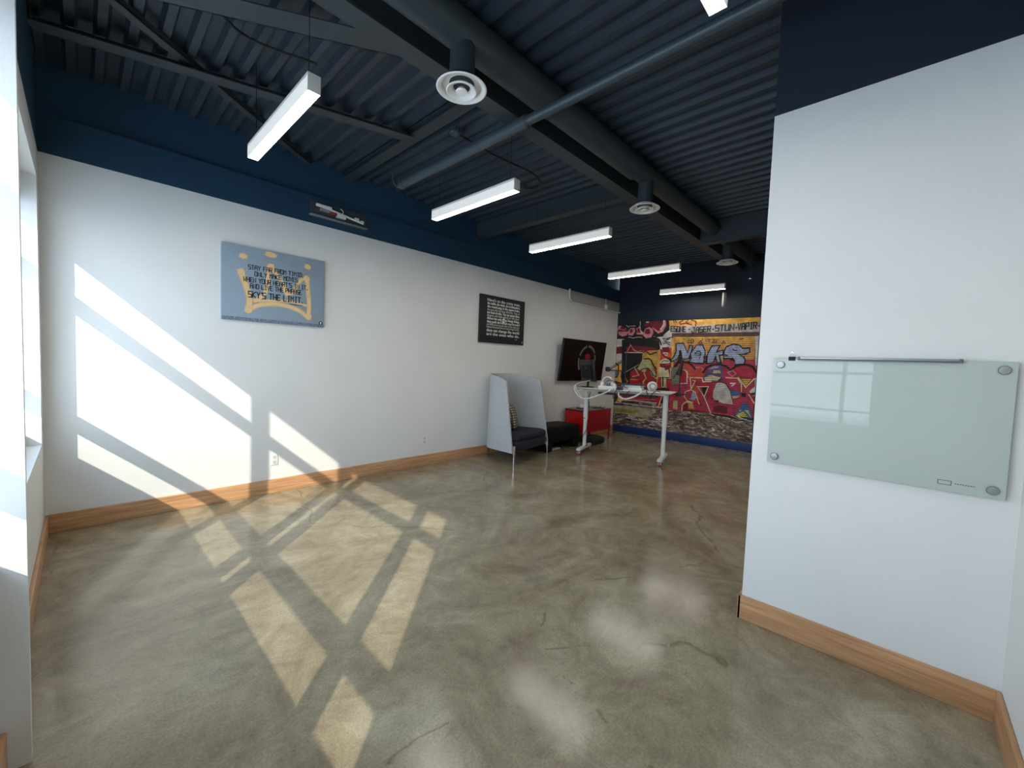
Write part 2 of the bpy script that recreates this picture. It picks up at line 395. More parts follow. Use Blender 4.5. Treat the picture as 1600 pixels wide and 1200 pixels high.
# white round diffusers
VENT = mat('white_vent_enamel', (235, 232, 226), .4)
def vent():
    v = thing('ceiling_vent', 'white round ceiling vent nearest the camera, under the duct', 'ceiling vent', (VX[0], 2.1, 3.2), 0, 'round vents along the duct')
    MB().lathe([(.078, .022), (.1, .02), (.152, -.002), (.157, -.008), (.15, -.012), (.128, -.006), (.116, .010), (.112, .026)]).build('outer_ring', VENT, v)
    MB().lathe([(.064, .004), (.092, -.018), (.096, -.024), (.09, -.028), (.060, -.012), (.052, .002)]).build('inner_ring', VENT, v)
    MB().lathe([(0.0001, .004), (.02, -.004), (.036, -.024), (.032, -.031), (.0001, -.034)]).build('centre_cone', VENT, v)
    mb = MB()
    for a in (0, PI/2): 
        c, s = math.cos(a), math.sin(a); mb.tube([(-.113*c, -.113*s, .024), (.113*c, .113*s, .024)], .002, 6)
    mb.build('spider_bracket', VENT, v)
    MB().lathe([(.0001, .03), (.113, .03)]).build('damper', BLACK, v)
    return v
v0 = vent()
for xx, lb in ((VX[1], 'white round ceiling vent in the middle of the duct, between near and far vents'), (VX[2], 'white round ceiling vent farthest from the camera, beyond the deep cross beam')):
    c = copy_tree(v0); c.location = (xx, 2.1, 3.2); c['label'] = lb

# sprinkler main: crosses under beam and duct, ends with an elbow hook
sp_ = thing('sprinkler_pipe', 'dark painted sprinkler pipe crossing under the duct and long beam', 'pipe', (2.34, 0, 3.325))
MB().tube([(0, YS, 0), (0, 2.15, 0)], .036, 20).build('pipe_run', PIPE, sp_)
MB().tube([(0, 2.15, 0), (0, 2.17, 0), (0, 2.2, 0), (0, 3.86, 0)], [.038, .052, .047, .047], 20).build('pipe_run', PIPE, sp_)
MB().tube([(0, 3.86, 0), (0, 3.93, 0)], .051, 20).build('end_cap', PIPE, sp_)
MB().tube(smooth_path([(0, 3.95, -.02), (-.02, 4.0, 0), (-.04, 4.02, .05), (-.05, 4.02, .14)]), .014, 10).build('drain_elbow', PIPE, sp_)
for yy in (2.40, 3.0): MB().tube([(0, yy, .05), (0, yy, .32)], .006, 8).build('hanger_rod', PIPE, sp_)

# conduits and junction boxes of the lights
def conduit(label, pts, boxes):
    t = thing('light_conduit', label, 'conduit', pts[0], 0, 'conduits feeding the ceiling lights'); o = Vector(pts[0])
    MB().tube([Vector(p)-o for p in smooth_path(pts)], .009, 8).build('conduit_run', BLACK, t)
    for b in boxes: MB().lathe([(.0001, -.045), (.045, -.045), (.052, -.038), (.052, 0)], Vector(b)-o-Vector((0,0,.002)), 20).build('junction_box', PIPE, t)
conduit('black conduit looping over the second ceiling light', [(2.42, 3.15, 3.62), (2.9, 3.14, 3.6), (3.45, 3.1, 3.6), (3.72, 3.2, 3.6), (3.78, 3.36, 3.6), (3.74, 3.48, 3.62)], [(2.42, 3.15, 3.65), (3.74, 3.50, 3.65)])
conduit('black conduit and box above the nearest ceiling light', [(.58, 3.2, 3.62), (.8, 3.3, 3.6), (1.2, 3.2, 3.6)], [(.58, 3.2, 3.65)])
#conduit('dark conduit against the left wall above the window end', [(-.2, 4.5, 3.62), (.4, 4.5, 3.6), (.75, 4.45, 3.6), (.85, 4.2, 3.6), (.9, 3.9, 3.62)], [(.95, 3.85, 3.65)])

# ---------------------------------------------------------------- linear pendant lights
LAMP = mat('lamp_diffuser', (255, 255, 255), .5, emit=40.0, ecol=(1.0, .95, .87, 1))
LHOUS = mat('lamp_housing', (214, 208, 200), .45)
LSIDE = mat('lamp_side_lens', (240, 236, 228), .5, emit=.30, ecol=(1.0, .95, .88, 1))
def pendant():
    t = thing('ceiling_light', 'white linear ceiling light nearest the window, above the blue crown canvas', 'ceiling light', (0, 0, 0), 0, 'linear lights crossing the room')
    L, W = .60, .036
    mb = MB(); mb.box((-W, -L, .082), (W, L, .1)); mb.box((-W, -L, 0), (-W+.003, L, .082), 1); mb.box((W-.003, -L, 0), (W, L, .082), 1)
    mb.build('housing', [LHOUS, LSIDE], t)
    mb = MB(); mb.box((-W, -L-.004, -.001), (W, -L, .1), bev=.001); mb.build('end_plate', LHOUS, t)
    mb = MB(); mb.box((-W, L, -.001), (W, L+.004, .1), bev=.001); mb.build('end_plate', LHOUS, t)
    MB().box((-W+.003, -L, 0), (W-.003, L, .012)).build('diffuser', LAMP, t)
    for yy in (-.52, .52): MB().tube([(0, yy, .1), (0, yy, .66)], .0022, 6).build('cable', BLACK, t)
    return t
p0 = pendant(); first = True
for x, y, z, rz, lb in ((.93, 3.12, 2.99, 0, None), (2.62, 3.12, 2.99, 0, 'white linear ceiling light second from the window, under the looping conduit'),
                        (4.19, 3.12, 2.99, 0, 'white linear ceiling light third from the window'),
                        (6.22, 3.12, 2.99, 0, 'white linear ceiling light fourth from the window'),
                        (8.07, 3.03, 2.99, 0, 'white linear ceiling light farthest back, in front of the graffiti wall'),
                        (1.24, .65, 2.99, PI/2, 'white ceiling light cut off by the top edge of the view, turned along the duct'),
                        (5.3, .75, 2.99, PI/2, 'added white fill light hidden behind the white wall, nearer the glass board'),  # this lamp and the next are added, unseen, to brighten the far end
                        (7.3, .75, 2.99, PI/2, 'added white fill light hidden behind the white wall, nearer the back wall')):
    c = p0 if lb is None else copy_tree(p0)
    c.location = (x, y, z); c.rotation_euler = (0, 0, rz)
    if lb: c['label'] = lb

# ---------------------------------------------------------------- things on the left wall
# blue canvas with a spray painted crown
cv = thing('crown_canvas', 'blue grey canvas with a sprayed gold crown and black block lettering', 'wall art', (.947, YL-.002, 1.823))
CB = mat('canvas_blue', (138, 155, 168), .75, noise=.05, nscale=5)
GOLD = mat('canvas_gold', (224, 190, 138), .7, noise=.06, nscale=20); GOLD2 = mat('canvas_gold_edge', (190, 172, 140), .8)
INK = mat('canvas_ink', (26, 28, 38), .7); BAND = mat('canvas_grey_band', (112, 122, 140), .8, noise=.6, nscale=60)
MB().box((0, -.032, 0), (.972, 0, .743), bev=.003).build('canvas_panel', CB, cv)
ox, oz = .947, 1.823
def c3(d): return lambda p: (p[0]-ox, -.0325-d, p[1]-oz)
CROWN = [(.045, [(1.105, 2.307), (1.15, 2.175), (1.184, 2.053), (1.173, 1.936)]), (.035, [(1.173, 1.936), (1.264, 1.992), (1.382, 2.02), (1.529, 2.019), (1.659, 1.98), (1.753, 1.913)]), (.035, [(1.753, 1.913), (1.758, 2.062), (1.743, 2.229), (1.728, 2.352)]), (.03, [(1.728, 2.352), (1.668, 2.314), (1.592, 2.178), (1.528, 2.141)]), (.03, [(1.528, 2.141), (1.477, 2.268), (1.403, 2.362), (1.385, 2.418)]), (.03, [(1.355, 2.392), (1.344, 2.22), (1.31, 2.109), (1.229, 2.033)]), (.02, [(1.229, 2.033), (1.405, 2.057), (1.58, 2.067), (1.738, 2.045)])]
mb = MB()
for ci, (w, pts) in enumerate(CROWN):
    q = [(p.x, p.y) for p in smooth_path([(a, b, 0) for a, b in pts], 4)]
    ribbon(mb, q, w*1.5, c3(.0004+ci*.0001), 1); ribbon(mb, q, w, c3(.0013+ci*.0001), 0)
for (a, b), (rx, rz) in zip([(1.127, 2.462), (1.372, 2.527), (1.737, 2.473)], ((.032, .024), (.05, .026), (.03, .026))):
    for k_, d, mi in ((1.25, .0004, 1), (1, .0009, 0)):
        mb.ngon([c3(d)((a+rx*k_*math.cos(t*PI/8)*(1+.2*math.sin(t*2.3)), b+rz*k_*math.sin(t*PI/8))) for t in range(16)], mi)
for a, b in ((1.173, 1.936), (1.753, 1.93), (1.11, 2.30), (1.37, 2.40), (1.73, 2.34)):
    mb.ngon([c3(.0022)((a+.032*math.cos(t*PI/8), b+.036*math.sin(t*PI/8))) for t in range(16)], 0)
mb.build('painted_crown', [GOLD, GOLD2], cv, fix=False)
mb = MB()
for t, x0, x1, z0, z1, h in (('STAY FAR FROM TIMID,', 1.171, 1.688, 2.344, 2.350, .042), ('ONLY MAKE MOVES', 1.228, 1.636, 2.284, 2.287, .042), ("WHEN YOUR HEART'S IN IT,", 1.13, 1.735, 2.216, 2.220, .044),
                             ('AND LIVE THE PHRASE', 1.189, 1.677, 2.156, 2.160, .044), ("SKY'S THE LIMIT.", 1.173, 1.684, 2.064, 2.068, .058)):
    stroke_text(mb, t, x0, x1, z0, z1, h, .0070 if h < .05 else .0095, c3(.0026), 0)
for k in range(12): mb.quad(*[c3(.0026)(p) for p in ((1.56+k*.011, 2.038), (1.568+k*.011, 2.038), (1.568+k*.011, 2.046), (1.56+k*.011, 2.046))])
mb.ngon([c3(.0015)((1.885+.022*math.cos(t*PI/8), 1.868+.022*math.sin(t*PI/8))) for t in range(16)])
mb.build('lettering', INK, cv, fix=False)
mb = MB(); mb.ngon([c3(.0019)((1.885+.01*math.cos(t*PI/6), 1.872+.010*math.sin(t*PI/6))) for t in range(12)]); mb.quad(*[c3(.0019)(p) for p in ((1.881, 1.852), (1.889, 1.852), (1.889, 1.864), (1.881, 1.864))])
mb.build('emblem', mat('emblem_white', (225, 225, 225), .6), cv, fix=False)
mb = MB(); mb.quad(*[c3(.0004)(p) for p in ((.948, 1.824), (1.918, 1.824), (1.918, 1.856), (.948, 1.856))]); mb.build('printed_band', BAND, cv, fix=False)

# black canvas with white serif lines
bp_ = thing('quote_canvas', 'black square canvas covered in lines of white text', 'wall art', (4.30, YL-.002, 1.812))
MB().box((0, -.035, 0), (1.03, 0, .752), bev=.003).build('canvas_panel', mat('canvas_black', (22, 23, 26), .6), bp_)
PW = mat('print_white', (232, 232, 228), .7); mb = MB()
rows = [("Here's to the crazy ones,", .655, 1), ('the misfits, the rebels, the troublemakers,', .605, 1), ('the round pegs in the square holes,', .555, 1), ('the ones who see things differently. They are', .508, 0),
        ('not fond of rules. You can quote them,', .462, 1), ('disagree with them, glorify or vilify them.', .416, 0), ('About the only thing change things,', .370, 1), ('they push the human race forward', .318, 1),
        ('and while some may see them as the crazy ones', .276, 0), ('because the people who are crazy enough to think', .238, 0), ('they can change the world', .178, 1), ('are the ones who do.', .118, 1)]
for t, z, bold in rows:
    vs, fs = font_faces(t, 1.0); x0 = min(v.x for v in vs); x1 = max(v.x for v in vs); s = .76/(x1-x0); hs = min(s*1.35, .06)
    if z > .64 or z < .2: hs = .068
    for dx in ((0, .004) if bold else (0,)):
        mb.add([(.145+(v.x-x0)*s+dx, -.0356-dx*.05, z+v.y*hs) for v in vs], fs)
vs, fs = font_faces('- 1997', .022); mb.add([(.80+v.x, -.0356, .075+v.y) for v in vs], fs)
mb.ngon([(.52+.034*math.cos(t*PI/8)*(1-.1*abs(math.sin(t))), -.0362, .375+.034*math.sin(t*PI/8)) for t in range(16)])
mb.ngon([(.525+.012*math.cos(t*PI/5), -.0362, .425+.012*math.sin(t*PI/5)) for t in range(10)])
mb.quad((.985, -.0362, .035), (1.0, -.0362, .035), (1.0, -.0362, .06), (.985, -.0362, .06))
mb.build('lettering', PW, bp_, fix=False)
mb = MB(); mb.quad((.50, -.0366, .372), (.55, -.0366, .372), (.55, -.0366, .384), (.50, -.0366, .384)); mb.build('emblem_stripe', BLACK, bp_, fix=False)

# wall outlets
for x, lb in ((1.43, 'white wall outlet in the sunlit patch above the baseboard'), (3.35, 'white wall outlet in the shade between the sun patch and the chair')):
    t = thing('wall_outlet', lb, 'outlet', (x, YL, .36), 0, 'outlets on the left wall')
    MB().box((-.037, -.007, -.06), (.037, 0, .06), bev=.003).build('cover_plate', WPLAST, t)
    for z in (.026, -.026):
        f = MB().box((-.017, -.0095, z-.019), (.017, -.006, z+.019), bev=.002).build('socket', mat('outlet_face', (205, 205, 203), .4), t)
        s_ = MB(); s_.box((-.008, -.0102, z-.004), (-.005, -.009, z+.01)); s_.box((.005, -.0102, z-.004), (.008, -.009, z+.01)); s_.build('slots', BLACK, f)

# old lamp bracket / ballast tray on the navy band
t = thing('ballast_tray', 'grey tray with white tubes and labels on the navy band above crown canvas', 'light fixture', (1.765, YL, 3.055))
GREY = mat('dark_grey_tray', (62, 68, 70), .5)
MB().box((0, -.02, 0), (.65, 0, .165), bev=.002).build('backing_plate', GREY, t)
MB().box((-.01, -.06, -.004), (.655, 0, .006), bev=.001).build('bottom_lip', mat('tray_lip', (130, 134, 136), .4), t)
MB().tube([(.05, -.045, .118), (.60, -.045, .05)], .013, 12).build('white_tube', WPLAST, t)
MB().box((.06, -.06, .105), (.22, -.02, .13), bev=.003).build('white_cover', WPLAST, t)
MB().box((.10, -.055, .065), (.20, -.02, .090)).build('grey_label', mat('label_grey', (150, 152, 150), .6), t)
MB().box((.20, -.055, .055), (.28, -.02, .082)).build('red_label', mat('label_red', (150, 50, 45), .6), t)
MB().box((.28, -.062, .035), (.38, -.02, .068)).build('white_label', WPLAST, t)
MB().box((.49, -.06, .062), (.54, -.02, .09)).build('lamp_holder', WPLAST, t)
MB().box((.565, -.06, .05), (.60, -.02, .075)).build('lamp_holder', WPLAST, t)
MB().tube(smooth_path([(.33, -.03, .15), (.35, -.05, .12), (.34, -.06, .08)]), .005, 6).build('loose_wire', WPLAST, t)

# raised panel with white conduit at the far end of the left wall
t = thing('wall_raceway', 'white conduit and grey raised panel high at the far end of left wall', 'conduit', (6.62, YL, 2.75))
MB().box((.04, -.03, .03), (1.98, 0, .225), bev=.003).build('raised_panel', mat('panel_grey', (176, 176, 172), .6), t)
MB().tube(smooth_path([(0, -.04, .24), (0, -.04, .12), (.03, -.04, .04), (.12, -.04, .0), (.4, -.04, 0), (1.2, -.04, 0), (1.98, -.04, 0)]), .018, 10).build('conduit_run', WPLAST, t)
MB().tube([(1.35, -.05, .0), (1.35, -.05, .1)], .04, 14).build('fitting', WPLAST, t)
MB().tube([(1.35, -.04, .1), (1.35, -.04, .24)], .008, 8).build('drop_rod', WPLAST, t)

# television, tilted off the wall
tv = thing('television', 'black wall mounted television tilted forward behind the standing desk', 'television', (6.32, 4.79, 1.19))
tm = Matrix.Rotation(math.radians(7), 4, 'X')
MB().box((0, -.02, 0), (1.53, .025, .83), bev=.006, M=tm).build('screen_body', mat('tv_bezel', (12, 12, 14), .35), tv)
mb = MB(); mb.quad(*[tm @ Vector(p) for p in ((.012, -.0206, .016), (1.518, -.0206, .016), (1.518, -.0206, .818), (.012, -.0206, .818))])
mb.build('screen', mat('tv_screen', (6, 6, 8), .3, spec=.2), tv, fix=False)
mb = MB()
for i in range(26):
    a = -.5+i*.17; ccx, ccz, R = .86, .42, .27
    p = Vector((ccx+R*math.cos(a), -.021, ccz+R*math.sin(a))); u = Vector((-math.sin(a), 0, math.cos(a))); n = Vector((math.cos(a), 0, math.sin(a)))
    if i % 7 == 6: continue
    w = .018; h = .05
    mb.quad(*[tm @ q for q in (p-u*w, p-u*w+n*h, p-u*w*.4+n*h, p-u*w*.4)]); mb.quad(*[tm @ q for q in (p+u*w*.3, p+u*w*.3+n*h, p+u*w+n*h*.9, p+u*w)])
    mb.quad(*[tm @ q for q in (p-u*w+n*h*.4, p-u*w+n*h*.6, p+u*w+n*h*.6, p+u*w+n*h*.4)])
mb.build('ring_graphic', mat('screen_grey', (90, 92, 94), .4, emit=.05), tv, fix=False)
mb = MB(); mb.ngon([tm @ Vector((.86+.10*math.cos(k*PI/6)*(1+.15*math.sin(3*k)), -.0212, .50+.07*math.sin(k*PI/6))) for k in range(12)]); mb.build('red_graphic', mat('screen_red', (110, 14, 30), .4, emit=.02, ecol=(1, .05, .1, 1)), tv, fix=False)
mb = MB(); mb.box((.5, .02, .2), (1.0, .068, .6)); mb.build('wall_mount', BLACK, tv)

